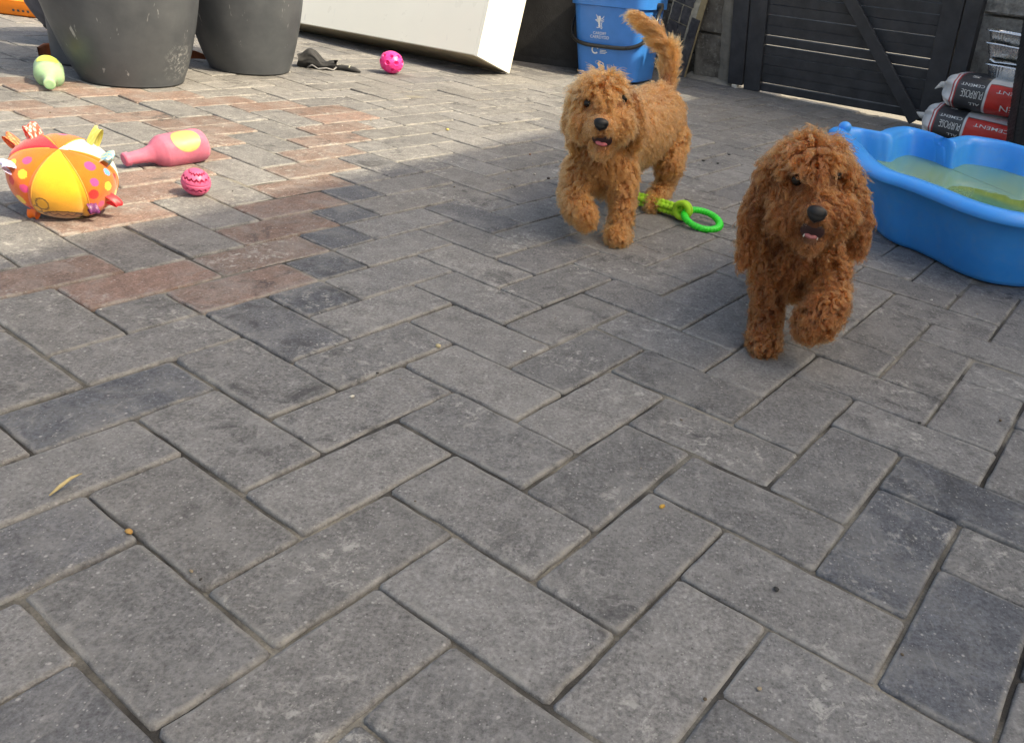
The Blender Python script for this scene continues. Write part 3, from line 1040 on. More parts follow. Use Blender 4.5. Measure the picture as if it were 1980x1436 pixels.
# ------------------------------------------------------------------ paddling pool
def catmull(P_, n=8):
    out = []
    m_ = len(P_)
    for i in range(m_):
        p0, p1, p2, p3 = (np.array(P_[(i + k) % m_]) for k in (-1, 0, 1, 2))
        for k in range(n):
            t = k / n
            out.append(tuple(.5 * ((2 * p1) + (-p0 + p2) * t + (2 * p0 - 5 * p1 + 4 * p2 - p3) * t * t + (-p0 + 3 * p1 - 3 * p2 + p3) * t ** 3)))
    return out
OUT = [(.468, 2.32), (.474, 2.20), (.472, 2.05), (.478, 1.93), (.500, 1.845), (.545, 1.795), (.590, 1.725), (.632, 1.650), (.690, 1.600), (.760, 1.590), (.84, 1.60), (.93, 1.565), (1.06, 1.56), (1.18, 1.63), (1.27, 1.74), (1.40, 1.80), (1.48, 1.92), (1.47, 2.06), (1.40, 2.20), (1.40, 2.36), (1.31, 2.50), (1.19, 2.53), (1.10, 2.47), (1.02, 2.545), (.92, 2.555), (.85, 2.48), (.812, 2.44), (.785, 2.51), (.725, 2.56), (.662, 2.49), (.612, 2.40), (.575, 2.395), (.525, 2.405), (.482, 2.375)]
OUT = catmull(OUT, 8)
PC = np.array((.97, 2.06))
def inset(d, twist=0):
    r = []
    for p in OUT:
        q = np.array(p) - PC
        L_ = np.linalg.norm(q)
        r.append(tuple(PC + q * (1 - d / L_)))
    return r
pool_m = N('pool_blue_plastic')
co = pool_m.n('TexCoord').outputs['Object']
c_ = pool_m.mix(pool_m.ramp(pool_m.noise(co, 7, 5, .6), .3, .7), (.020, .285, .80), (.045, .35, .90))
sz = pool_m.n('SeparateXYZ', Vector=co).outputs['Z']
c_ = pool_m.mix(pool_m.math('MULTIPLY', pool_m.ramp(pool_m.noise(co, 40, 6, .7), .5, .75), .25), c_, (.20, .35, .60))
pool_m.set(pool_m.b.inputs['Base Color'], c_)
pool_m.set(pool_m.b.inputs['Roughness'], .36)
pool_m.set(pool_m.b.inputs['Subsurface Weight'], .25)
pool_m.set(pool_m.b.inputs['Subsurface Radius'], (.01, .02, .04))
pool_m.set(pool_m.b.inputs['Normal'], pool_m.bump(pool_m.noise(co, 120, 3), .06, .001))
pool = empty('paddling_pool', (0, 0, 0))
tag(pool, 'blue plastic scalloped paddling pool holding murky green water', 'paddling pool')
lev = [(.100, .001), (.092, .004), (.086, .014), (.070, .06), (.050, .105), (.030, .138), (.020, .147), (.002, .147), (-.002, .151), (-.001, .160), (.008, .168), (.022, .172), (.040, .171), (.050, .165), (.056, .150), (.064, .12), (.078, .06), (.092, .018), (.105, .010)]
V, F = loft([(inset(d), z) for d, z in lev])
n_ = len(OUT)
F.append(tuple((len(lev) - 1) * n_ + i for i in range(n_)))
mesh('shell', V, F, pool_m.m, pool, smooth=True, sharp=60)
mesh('knob', *xf(ell((0, 0, 0), (.018, .018, .015)), Matrix.Translation((.512, 2.352, .174))), pool_m.m, pool)
wm = N('murky_water')
t_ = wm.t
wm.t.nodes.remove(wm.b)
geo = wm.n('NewGeometry').outputs['Position']
dif = wm.n('BsdfDiffuse', Color=wm.mix(wm.ramp(wm.noise(geo, 4, 3, .5, .3), .38, .62), (.42, .58, .12), (.20, .48, .30)))
tra = wm.n('BsdfTransparent', Color=(.62, .80, .42))
glo = wm.n('BsdfGlossy', Color=(1, 1, 1), Roughness=.02)
bmp = wm.bump(wm.noise(geo, 14, 2, .5), .14, .004)
wm.set(glo.inputs['Normal'], bmp)
fr = wm.n('Fresnel', IOR=1.33); wm.set(fr.inputs['Normal'], bmp)
m1 = wm.n('MixShader'); wm.set(m1.inputs[0], .58); wm.set(m1.inputs[1], tra.outputs[0]); wm.set(m1.inputs[2], dif.outputs[0])
m2 = wm.n('MixShader'); wm.set(m2.inputs[0], fr.outputs[0]); wm.set(m2.inputs[1], m1.outputs[0]); wm.set(m2.inputs[2], glo.outputs[0])
wm.t.links.new(m2.outputs[0], wm.t.nodes['Material Output'].inputs['Surface'])
ins = inset(.068)
V = [(PC[0], PC[1], .098)] + [(x, y, .098) for x, y in ins]
F = [(0, 1 + i, 1 + (i + 1) % n_) for i in range(n_)]
wo = tag(mesh('pool_water', V, F, wm.m, None), 'murky yellow-green water filling the blue paddling pool', 'water')

# ------------------------------------------------------------------ toys
# plush ball
def plush():
    o = empty('plush_ball', (-1.040, 1.372, .008), Matrix.Rotation(rad(20), 3, 'Z') @ Matrix.Rotation(rad(23), 3, 'X') @ Matrix.Rotation(rad(8), 3, 'Y'))
    tag(o, 'spotted orange, yellow and red plush activity ball with ribbon tags', 'plush toy')
    R_, H_ = .082, .058
    ORG, YEL, REDC, WHT = (.74, .135, .014), (.76, .36, .025), (.66, .012, .03), (.56, .58, .53)
    pal = [(.62, .02, .02), (.86, .55, .05), (.12, .30, .55), (.75, .06, .22)]
    gores = [YEL, ORG, WHT, ORG, REDC, ORG]       # starting towards the camera, anticlockwise
    def P3(az, t):
        seam = abs(((az / (math.pi / 3)) % 1) - .5) * 2         # 1 at a seam
        k = 1 - .05 * seam ** 6 * math.sin(t) ** .5
        n = .86
        return Vector((R_ * k * math.sin(t) ** n * math.cos(az), R_ * k * math.sin(t) ** n * math.sin(az), H_ + .004 + H_ * math.copysign(abs(math.cos(t)) ** n, math.cos(t)) * k))
    A0_ = rad(-90) - math.pi / 6 + rad(6)
    rr = random.Random(11)
    dots = []
    for gi in (1, 3, 5):
        for row, tt in enumerate((.62, .98, 1.32, 1.68, 2.02, 2.4)):
            wdt = math.sin(tt) * math.pi / 3
            for q in ((.5,) if row == 0 else (.26, .72) if row % 2 else (.15, .5, .86)):
                dots.append((A0_ + (gi + q + rr.uniform(-.03, .03)) * math.pi / 3, tt + rr.uniform(-.05, .05), rr.uniform(.0066, .0090), pal[rr.randrange(4)]))
    DP = np.array([P3(a, t) for a, t, _, _ in dots])
    nu, nv = 300, 170
    V, C = [], []
    for i in range(nu):
        az = 2 * math.pi * i / nu
        gi = int(((az - A0_) / (math.pi / 3)) % 6)
        for j in range(nv):
            t = max(.0001, min(math.pi - .0001, math.pi * j / (nv - 1)))
            p = P3(az, t)
            c = gores[gi]
            if gi in (1, 3, 5):
                d = np.linalg.norm(DP - np.array(p), axis=1)
                k = int(np.argmin(d / np.array([q[2] for q in dots])))
                if d[k] < dots[k][2]: c = dots[k][3]
            if gi == 0:      # stitched brown motif low on the yellow panel
                u = ((az - A0_) / (math.pi / 3) % 6 - .52) * .092; w = (t - 1.95) * .066
                e = (u / .032) ** 2 + (w / .017) ** 2
                if e < 1: c = (.42, .20, .07)
                if .80 < e < 1.12: c = (.10, .035, .012)
                if e < .8 and abs(w + .006 - .004 * math.cos(u * 420)) < .0018 and abs(u) < .028: c = (.10, .03, .01)
                for (cu_, cw_, rr_) in ((-.030, -.026, .010), (-.041, -.012, .0075), (-.036, .002, .0075)):
                    dd = math.hypot(u - cu_, w - cw_)
                    if abs(dd - rr_) < .0013: c = (.22, .10, .02)
            V.append(p); C.append(c)
    F = [(i * nv + j, i * nv + j + 1, ((i + 1) % nu) * nv + j + 1, ((i + 1) % nu) * nv + j) for i in range(nu) for j in range(nv - 1)]
    velour = pm('velour', (1, 1, 1), .95, .12, 60, .5, 700, .0012, attr='col', spec=.2)
    velour.node_tree.nodes['Principled BSDF'].inputs['Sheen Weight'].default_value = .35
    b = mesh('ball', V, F, velour, o); setcol(b.data, C)
    # seams
    sm = pm('seam_thread', (.65, .30, .06), .9, .2, 90, .3)
    for k in range(6):
        az = A0_ + k * math.pi / 3
        pts = [P3(az, .12 + (math.pi - .24) * q / 40) * 1.0 for q in range(41)]
        mesh('seam', *tube(pts, .0011, 6), sm, b)
    cols = [(a_, b_, c__, d_, e__ * .74, f__ * .60, g_) for a_, b_, c__, d_, e__, f__, g_ in [((.72, .06, .03), (.9, .55, .5), -210, .75, .030, .034, 14), ((.62, .10, .04), (.75, .3, .1), -185, 1.0, .020, .034, 6), ((.60, .62, .80), (.25, .15, .45), -135, 1.02, .028, .032, 9), ((.10, .015, .09), (.2, .04, .15), -38, 1.62, .020, .024, 5), ((.70, .03, .04), (.7, .06, .06), -14, 1.60, .020, .036, 0), ((.20, .45, .62), (.8, .75, .2), 20, .85, .026, .042, 12), ((.86, .72, .06), (.9, .8, .3), -178, 2.05, .020, .034, 0), ((.80, .16, .02), (.8, .2, .05), -112, 2.25, .020, .022, 0), ((.55, .50, .10), (.7, .6, .2), 60, .75, .020, .05, 5), ((.55, .45, .12), (.6, .5, .2), -52, 2.42, .016, .040, 0)]]
    for k, (c0, c1, azd, t, w, ln, nd) in enumerate(cols):
        az = rad(azd) - rad(14)
        p = P3(az, t); q = P3(az + .02, t); s_ = P3(az, t + .02)
        e1 = (q - p).normalized(); nn = e1.cross((s_ - p).normalized()).normalized()
        if nn.dot(p - Vector((0, 0, H_))) < 0: nn = -nn
        droop = Vector((0, 0, -.35)) if t > 1.3 else Vector((0, 0, .15))
        def rib(u, v):
            a = math.pi * u
            out = nn * (math.sin(a) * ln) + droop * (math.sin(a) ** 2 * ln * .5)
            th = e1.cross(nn) * (math.cos(a) * .007)
            return tuple(p + out + th + e1 * (v - .5) * w + nn * (.002 * math.sin(v * 6 + k)))
        V, F = gridp(rib, 26, 14)
        C = []
        for i in range(26):
            for j in range(14):
                on = nd and (math.sin(i * .9 + (j // 3)) * math.sin(j * 1.5) > .35)
                C.append(c1 if on else c0)
        satin = bpy.data.materials.get('satin_ribbon') or pm('satin_ribbon', (1, 1, 1), .45, .05, 80, .2, 300, attr='col')
        rb = mesh('ribbon_tag', V, F, satin, o); setcol(rb.data, C)
plush()

# squeaky bottles
def bottle(name, label, neck, base, r, col, L, spot, sag=0.0):
    n0, b0_ = Vector(neck), Vector(base)
    ax = (n0 - b0_).normalized()
    q = ax.to_track_quat('Z', 'Y').to_matrix()
    o = empty(name, b0_, q)
    tag(o, label, 'bottle')
    m = N(name + '_vinyl')
    m.set(m.b.inputs['Base Color'], m.mix(m.ramp(m.noise(m.n('TexCoord').outputs['Object'], 40, 5, .7), .3, .7), col, tuple(min(1, c * 1.25 + .03) for c in col)))
    m.set(m.b.inputs['Roughness'], .42)
    m.set(m.b.inputs['Subsurface Weight'], .8); m.set(m.b.inputs['Subsurface Radius'], (.02, .01, .012)); m.set(m.b.inputs['Subsurface Scale'], 1.0)
    m.set(m.b.inputs['Transmission Weight'], .25); m.set(m.b.inputs['IOR'], 1.2)
    pr = [(.0001, 0), (r * .82, .0), (r * .95, .006), (r, .018), (r * 1.0, L * .50), (r * .97, L * .54), (r * .80, L * .60), (r * .55, L * .66), (r * .44, L * .72), (r * .38, L * .82), (r * .34, L * .93), (r * .40, L * .935), (r * .40, L * .985), (r * .33, L), (.0001, L)]
    # smooth the profile
    P2 = []
    for i in range(len(pr) - 1):
        for k in range(4):
            t = k / 4
            P2.append((pr[i][0] * (1 - t) + pr[i + 1][0] * t, pr[i][1] * (1 - t) + pr[i + 1][1] * t))
    P2.append(pr[-1])
    V, F = lathe(P2, 56)
    mesh('body', V, F, m.m, o, sharp=50)
    lm2 = pm(name + '_label', spot, .5, .15, 50, .1)
    def lab(u, v):
        a0 = (u - .5) * 1.6; zc = L * .27; 
        k = math.sqrt(max(0, 1 - (2 * u - 1) ** 2))
        z = zc + (v - .5) * L * .34 * k
        up = q.transposed() @ (Vector((0, 0, 1)) * .55 + (Vector((0, 0, .5)) - b0_).normalized() * .9)
        ang = math.atan2(up.y, up.x) + a0
        return ((r + .0009) * math.cos(ang), (r + .0009) * math.sin(ang), z)
    mesh('label', *gridp(lab, 24, 10), lm2, o)
    return o
bottle('squeaky_bottle', 'pink vinyl squeaky bottle with a yellow label lying on its side', (-1.098, 1.640, .020), (-1.006, 1.778, .037), .0355, (.52, .16, .24), .172, (.66, .36, .13))
bottle('squeaky_bottle', 'green vinyl squeaky bottle pointing its neck at the viewer by the planters', (-1.662, 2.215, .020), (-1.752, 2.345, .037), .0360, (.33, .50, .30), .165, (.60, .66, .12))

# treat ball with toothed grooves
def treat_ball():
    o = empty('treat_ball', (-.8932, 1.5364, .0268), Matrix.Rotation(rad(12), 3, 'Y') @ Matrix.Rotation(rad(6), 3, 'X'))
    tag(o, 'pink rubber treat ball with toothed grooves on the paving', 'ball')
    nu, nv = 360, 150
    R_ = .0268
    def fn(u, v):
        a = 2 * math.pi * u; t = math.pi * v
        la = math.pi / 2 - t
        d = 0
        for c0, h in ((.48, .17), (-.30, .17), (1.0, .14), (-1.05, .14)):
            tooth = abs(((a * 15 / math.pi + (1 if c0 > 0 else 0)) % 2) - 1)      # triangle wave
            x = (la - c0)
            if abs(x) < h:
                zig = (tooth - .5) * h * 1.1
                g = min(1, max(0, (h * .55 - abs(x - zig)) / .035))
                d = max(d, g * .0075)
        d = max(d, .0012 * math.exp(-(la - .09) ** 2 / .0016))
        r = R_ - d
        return (r * math.sin(t) * math.cos(a), r * math.sin(t) * math.sin(a), r * math.cos(t))
    V, F = gridp(fn, nu, nv, cu=True)
    mesh('rubber_shell', V, F, pm('pink_rubber', (.62, .10, .22), .5, .12, 60, .15, 300), o, smooth=True, sharp=40)
treat_ball()

def holed_ball():
    o = empty('holed_ball', (-1.0549, 3.2523, .0415), Matrix.Rotation(rad(-20), 3, 'Z'))
    tag(o, 'bright pink dimpled ball in front of the white cabinet', 'ball')
    R_ = .0435
    hol = []
    for la, n0, ph in ((40, 7, 0), (5, 8, .3), (-32, 7, .1)):
        for k in range(n0):
            a = 2 * math.pi * k / n0 + ph
            hol.append((math.cos(rad(la)) * math.cos(a), math.cos(rad(la)) * math.sin(a), math.sin(rad(la)), .16 if la != 5 else .20))
    Hn = np.array(hol)
    def fn(u, v):
        a = 2 * math.pi * u; t = math.pi * v
        p = np.array((math.sin(t) * math.cos(a), math.sin(t) * math.sin(a), math.cos(t)))
        ang = np.arccos(np.clip(Hn[:, :3] @ p, -1, 1))
        k = np.argmin(ang / Hn[:, 3]); x = ang[k] / Hn[k, 3]
        d = .010 * max(0, min(1, (1 - x) / .35)) - .0012 * math.exp(-(x - 1.15) ** 2 / .03)
        r = R_ - d
        sq = .94
        return (p[0] * r, p[1] * r, p[2] * r * sq)
    pk = pm('neon_pink_vinyl', (.92, .05, .30), .4, .08, 40, .1, 200, sss=.4)
    mesh('shell', *gridp(fn, 150, 90, cu=True), pk, o, sharp=50)
holed_ball()

# rope tug with a rubber ring
def rope_tug():
    o = empty('rope_tug', (.118, 1.815, 0))
    tag(o, 'lime braided rope tug toy with a bright green rubber ring', 'dog toy')
    lime = pm('lime_rope', (.36, .68, .035), .8, .15, 60, .6, 500, .0015)
    grn = pm('green_rubber', (.015, .72, .04), .38, .08, 40, .1, sss=.4)
    p0, p1 = Vector((-.150, .080, .019)), Vector((-.030, .016, .019))
    d = (p1 - p0); L = d.length; d.normalize()
    e1 = d.cross(Vector((0, 0, 1))).normalized(); e2 = e1.cross(d)
    parts = []
    nn_ = int(L / .0112)
    for k in range(nn_):
        for row, (o1, o2, ph_) in enumerate(((.0095, .0045, 0), (-.0005, .0100, .5), (-.0100, .0040, 0), (.0075, -.0070, .5), (-.0070, -.0075, .5))):
            c_0 = p0 + d * ((k + ph_) * .0112) + e1 * o1 + e2 * o2
            Mq = Matrix((d, e1, e2)).transposed().to_4x4()
            tw = Matrix.Rotation(rad(32 if row % 2 else -32), 4, 'Z')
            parts.append(xf(ell((0, 0, 0), (.0088, .0066, .0064), 12, 8), Matrix.Translation(c_0) @ Mq @ tw))
    mesh('plait', *join(*parts), lime, o)
    R_, r_ = .0385, .0070
    c = Vector((.008, -.010, .0155))
    tilt = Matrix.Rotation(rad(14), 3, 'X') @ Matrix.Rotation(rad(8), 3, 'Y')
    def rg(u, v):
        a, b = 2 * math.pi * u, 2 * math.pi * v
        bump = .0024 * max(0, math.cos(a * 34)) * max(0, abs(math.cos(b)) - .2)
        r = r_ + bump
        return tuple(c + tilt @ Vector(((R_ + r * math.cos(b)) * math.cos(a) * 1.08, (R_ + r * math.cos(b)) * math.sin(a), r * math.sin(b))))
    mesh('rubber_ring', *gridp(rg, 204, 16, True, True), grn, o)
    lp = []
    cc_ = c + tilt @ Vector((-R_ * 1.06, .012, 0))
    for k in range(24):
        a = 2 * math.pi * k / 24
        lp.append(cc_ + d * (.0175 * math.cos(a) - .008) + Vector((0, 0, 1)) * (.0165 * math.sin(a) + .003))
    mesh('rope_loop', *tube([p + e1 * .004 for p in lp], .0066, 8, closed=True), lime, o)
    mesh('rope_loop', *tube([p - e1 * .006 for p in lp], .0062, 8, closed=True), lime, o)
rope_tug()

# dropped black pouch
def pouch():
    o = empty('pouch', (-1.290, 3.150, 0), Matrix.Rotation(rad(8), 3, 'Z'))
    tag(o, 'black fabric pouch with a strap dropped near the bright pink ball', 'pouch')
    fab = pm('pouch_fabric', (.026, .027, .030), .8, .35, 60, .6, 260, .002)
    def fn(u, v):
        x = -.075 + .13 * u
        h = .062 * (1 - .55 * u) * (1 - .25 * math.cos(u * 9))
        a = math.pi * (v * 2 - .5)
        y = .036 * math.cos(a) * (1 - .2 * u) + .006 * noise3((x, v, 0), 50, 2)
        z = max(.001, h * .5 + h * .5 * math.sin(a) + .004 * noise3((x, 0, v * .1), 60, 4))
        return (x + .004 * math.sin(v * 20), y, z)
    mesh('body', *gridp(fn, 30, 32, False, True), fab, o)
    pip = pm('grey_piping', (.20, .20, .21), .7, .1, 60, .2)
    mesh('piping', *tube([(-.04, -.040, .004), (-.02, -.044, .016), (.0, -.042, .004), (.03, -.040, .010), (.052, -.030, .004), (.058, -.01, .012)], .003, 8), pip, o)
    mesh('strap', *tube([(.05, .0, .008), (.075, .004, .012), (.10, .002, .011), (.125, -.004, .009), (.145, -.006, .005)], [.008, .0095, .010, .010, .004], 10), fab, o)
    mesh('stitched_band', *tube([(.104, .002, .011), (.107, .0015, .011)], .0106, 10), pm('pale_stitch', (.5, .5, .38), .8, .1, 80, .1), o)
pouch()

# scattered crumbs and chips
def litter():
    V, F, C = [], [], []
    rr = random.Random(21)
    named = [(.061, .7217, .0045, (.55, .33, .07)), (-.2716, 1.0285, .0055, (.50, .42, .24)), (-.4384, .5676, .0050, (.45, .26, .08)), (.1768, .6137, .0035, (.03, .03, .03)), (.146, 2.48, .0065, (.04, .04, .04)), (.19, 2.47, .006, (.04, .04, .04)), (.232, 2.62, .006, (.05, .05, .05)), (-.345, 2.254, .006, (.22, .10, .06)), (-.62, 2.42, .0055, (.60, .45, .15)), (-.30, 2.05, .005, (.5, .46, .4)), (-.26, 2.03, .005, (.06, .05, .05)), (-.15, 1.05, .0035, (.6, .6, .58)), (.58, 1.52, .0035, (.7, .7, .68)), (.42, 1.0, .004, (.03, .03, .03)), (-.335, .86, .0035, (.55, .52, .45))]
    for _ in range(170):
        named.append((rr.uniform(-1.6, 1.0), rr.uniform(.4, 3.6), rr.uniform(.0010, .0026), rr.choice([(.42, .40, .36), (.30, .24, .16), (.05, .045, .04), (.50, .48, .44), (.12, .09, .06)])))
    for (x, y, r, c) in named:
        p = ell((0, 0, 0), (r, r * rr.uniform(.5, .9), r * rr.uniform(.25, .6)), 7, 5)
        v, f = xf(p, Matrix.Translation((x, y, r * .3 + .0006)) @ Matrix.Rotation(rr.uniform(0, 6.3), 4, 'Z'))
        v = [(a + rr.uniform(-.12, .12) * r, b + rr.uniform(-.12, .12) * r, z) for a, b, z in v]
        k = len(V); V += v; F += [tuple(i + k for i in q) for q in f]; C += [c] * len(v)
    o = mesh('litter', V, F, pm('crumb', (1, 1, 1), .9, .25, 300, .4, 800, attr='col'), None)
    setcol(o.data, C)
    tag(o, 'scattered crumbs, chips and grit on the paving', 'litter', kind='stuff')
litter()
straw = tag(mesh('dry_leaf', *join(tube([(-.536, .600, .003), (-.533, .611, .006), (-.528, .622, .010), (-.524, .632, .009)], [.0008, .0022, .0018, .0004], 6)), pm('dry_straw', (.50, .40, .20), .8, .2, 90, .3), None), 'dry straw-coloured leaf blade on a grey block at the lower left', 'leaf')

# ------------------------------------------------------------------ puppies
def puppy_body(name, prims, vox=.0058):
    """union of tapered limbs -> one continuous skin"""
    V, F = [], []
    t = bmesh.new(); bmesh.ops.create_icosphere(t, subdivisions=2, radius=1)
    t.verts.index_update()
    bv = np.array([v.co for v in t.verts]); bf = [tuple(v.index for v in f.verts) for f in t.faces]; t.free()
    for (tg, p0, r0, p1, r1) in prims:
        p0, p1 = np.array(p0), np.array(p1)
        L = np.linalg.norm(p1 - p0)
        n = max(1, int(L / (min(r0, r1) * .35)))
        for k in range(n + 1):
            f_ = k / n
            c = p0 * (1 - f_) + p1 * f_; r = r0 * (1 - f_) + r1 * f_
            b = len(V)
            V.extend(map(tuple, bv * r + c)); F.extend(tuple(i + b for i in q) for q in bf)
    me = bpy.data.meshes.new('tmp'); me.from_pydata(V, [], F); me.update()
    o = bpy.data.objects.new('tmp', me); COL.objects.link(o)
    md = o.modifiers.new('r', 'REMESH'); md.mode = 'VOXEL'; md.voxel_size = vox
    sm = o.modifiers.new('s', 'SMOOTH'); sm.factor = .5; sm.iterations = 6
    bpy.context.view_layer.update()
    out = bpy.data.meshes.new_from_object(o.evaluated_get(bpy.context.evaluated_depsgraph_get()))
    bpy.data.objects.remove(o); bpy.data.meshes.remove(me)
    out.name = name
    out.polygons.foreach_set('use_smooth', [True] * len(out.polygons))
    return out

LEN = {'body': .027, 'chest': .027, 'leg': .021, 'paw': .017, 'skull': .035, 'fore': .031, 'muz': .022, 'jaw': .018, 'cheek': .025, 'ear': .025, 'tail': .046, 'neck': .026}
LIFT = {'body': .75, 'chest': .6, 'leg': .75, 'paw': .9, 'skull': .85, 'fore': .8, 'muz': .58, 'jaw': .55, 'cheek': .58, 'ear': .36, 'tail': .20, 'neck': .6}

def fur(name, me, prims, root, mat, spec, nlock, per, seed, curl):
    g = np.random.default_rng(seed)
    me.calc_loop_triangles()
    co = np.zeros(len(me.vertices) * 3); me.vertices.foreach_get('co', co); co = co.reshape(-1, 3)
    no = np.zeros(len(me.vertices) * 3); me.vertices.foreach_get('normal', no); no = no.reshape(-1, 3)
    tri = np.zeros(len(me.loop_triangles) * 3, int); me.loop_triangles.foreach_get('vertices', tri); tri = tri.reshape(-1, 3)
    a, b, c = co[tri[:, 0]], co[tri[:, 1]], co[tri[:, 2]]
    area = np.linalg.norm(np.cross(b - a, c - a), axis=1)
    # more locks where the camera can see detail (head, forelegs)
    cen = (a + b + c) / 3
    tags = [p[0] for p in prims]
    P0 = np.array([p[1] for p in prims]); P1 = np.array([p[3] for p in prims]); r0 = np.array([p[2] for p in prims]); r1 = np.array([p[4] for p in prims])
    def nearest(X):
        best = np.full(len(X), 1e9); idx = np.zeros(len(X), int)
        for i in range(len(prims)):
            d = P1[i] - P0[i]; L2 = max(d @ d, 1e-12)
            t = np.clip(((X - P0[i]) @ d) / L2, 0, 1)
            dist = np.linalg.norm(X - (P0[i] + t[:, None] * d), axis=1) - (r0[i] * (1 - t) + r1[i] * t)
            m_ = dist < best
            best[m_] = dist[m_]; idx[m_] = i
        return idx
    tid = nearest(cen)
    dens = {'skull': 1.5, 'fore': 1.7, 'muz': 2.6, 'jaw': 2.6, 'cheek': 2.0, 'ear': 1.5, 'leg': 1.5, 'paw': 2.2, 'tail': 3.0}
    w = area * np.array([dens.get(tags[i], 1.0) for i in tid])
    pick = g.choice(len(tri), nlock, p=w / w.sum())
    u, v = g.random(nlock), g.random(nlock)
    fl = u + v > 1; u[fl], v[fl] = 1 - u[fl], 1 - v[fl]
    R0 = a[pick] + (b - a)[pick] * u[:, None] + (c - a)[pick] * v[:, None]
    NN = no[tri[pick, 0]] * (1 - u - v)[:, None] + no[tri[pick, 1]] * u[:, None] + no[tri[pick, 2]] * v[:, None]
    NN /= np.linalg.norm(NN, axis=1)[:, None] + 1e-9
    TI = nearest(R0)
    T = np.array([tags[i] for i in TI])
    keep = np.ones(nlock, bool)
    for (cx, rx) in spec['bald']:
        q = (R0 - np.array(cx)) / np.array(rx)
        keep &= (q ** 2).sum(1) > 1
    keep &= (R0[:, 2] > .002)
    R0, NN, T, TI = R0[keep], NN[keep], T[keep], TI[keep]
    n = len(R0)
    down = np.array([0, 0, -1.0]); back = np.array(spec['back']); fwd = -back
    flow = np.zeros((n, 3))
    ln = np.array([LEN[t] for t in T]) * g.normal(1, .14, n).clip(.6, 1.4)
    lift = np.array([LIFT[t] for t in T])
    for e in spec['eyes']:
        ln *= np.clip(.30 + (np.linalg.norm(R0 - np.array(e), axis=1) - .008) / .030, .30, 1)
    ln *= np.clip(.35 + (np.linalg.norm((R0 - np.array(spec['mouth'])) / np.array((1.3, 1, 1)), axis=1) - .012) / .030, .35, 1)
    ln *= np.clip(.35 + (np.linalg.norm(R0 - np.array(spec['nose']), axis=1) - .014) / .045, .35, 1)
    for t in set(T):
        m_ = T == t
        if t in ('body', 'chest', 'neck'): flow[m_] = back * .45 + down * .9
        elif t in ('leg', 'ear'): flow[m_] = down
        elif t == 'paw': flow[m_] = down * .6 + fwd * .5
        elif t in ('skull', 'fore'):
            q = R0[m_] - np.array(spec['skull']); q[:, 2] *= .2
            flow[m_] = q / (np.linalg.norm(q, axis=1)[:, None] + 1e-6) * .8 + down * .45 + fwd * (.35 if t == 'fore' else .0)
        elif t in ('muz', 'cheek', 'jaw'):
            q = R0[m_] - (np.array(spec['nose']) + np.array((0, 0, .016)))
            flow[m_] = q / (np.linalg.norm(q, axis=1)[:, None] + 1e-6) * .9 + down * .35
        elif t == 'tail':
            td = (P1 - P0)[TI[m_]]; flow[m_] = td / (np.linalg.norm(td, axis=1)[:, None] + 1e-9) * 2.2
    flow += g.normal(0, .35, (n, 3))
    flow -= NN * (flow * NN).sum(1)[:, None]
    flow /= np.linalg.norm(flow, axis=1)[:, None] + 1e-9
    D = NN * lift[:, None] + flow * (1 - lift)[:, None] * 1.25
    D /= np.linalg.norm(D, axis=1)[:, None]
    K = 11
    s = np.linspace(0, 1, K)
    # lock axis bends over with its own weight
    ax = np.zeros((n, K, 3)); pos = R0 - NN * .002; d = D.copy()
    sag = np.array([.10 if t in ('skull', 'fore', 'paw', 'leg') else .16 for t in T])
    for k in range(K):
        ax[:, k] = pos
        pos = pos + d * (ln / (K - 1))[:, None]
        d = d + down * sag[:, None] + flow * .06
        d /= np.linalg.norm(d, axis=1)[:, None]
    # curl frame
    e1 = np.cross(D, g.normal(0, 1, (n, 3))); e1 /= np.linalg.norm(e1, axis=1)[:, None]
    e2 = np.cross(D, e1)
    cr = curl * g.uniform(.55, 1.35, n) * np.array([{'muz': .40, 'jaw': .40, 'cheek': .65, 'ear': .75, 'tail': .35, 'body': spec['soft'], 'chest': spec['soft'], 'neck': spec['soft']}.get(t, spec['leggy']) for t in T])
    turns = ln / .0150 * g.uniform(.7, 1.2, n) * g.choice([-1, 1], n)
    ph = g.uniform(0, 6.28, n)
    th = ph[:, None] + 2 * math.pi * turns[:, None] * s[None]
    amp = cr[:, None] * np.minimum(1, s * 2.2)[None]
    ax = ax + e1[:, None] * (amp * np.cos(th))[..., None] + e2[:, None] * (amp * np.sin(th))[..., None]
    ax -= (e1[:, None] * (amp[:, :1] * np.cos(ph)[:, None])[..., None])
    # strands
    spread = spec['spread']
    off = g.normal(0, 1, (n, per, 3)) * spread
    off -= NN[:, None] * (off * NN[:, None]).sum(-1)[..., None]
    clump = (1 - spec['clump'] * s ** .6)
    fly = np.where(g.random((n, per)) < .16, 4.0, 1.0)
    ps = np.cumsum(g.normal(0, .00030, (n, per, K, 3)), axis=2) * s[None, None, :, None] * fly[..., None, None]
    lsc = g.uniform(.72, 1.06, (n, per))
    base = ax[:, None, 0:1, :]
    X = base + (ax[:, None] - base) * lsc[..., None, None] + off[:, :, None] * clump[None, None, :, None] + ps
    X = X.reshape(-1, K, 3)
    X[..., 2] = np.maximum(X[..., 2], .0012)
    # keep hair from hanging across the eyes, nose and mouth
    Fv = np.array(Vector(spec['face']).normalized())
    ok = np.ones(len(X), bool)
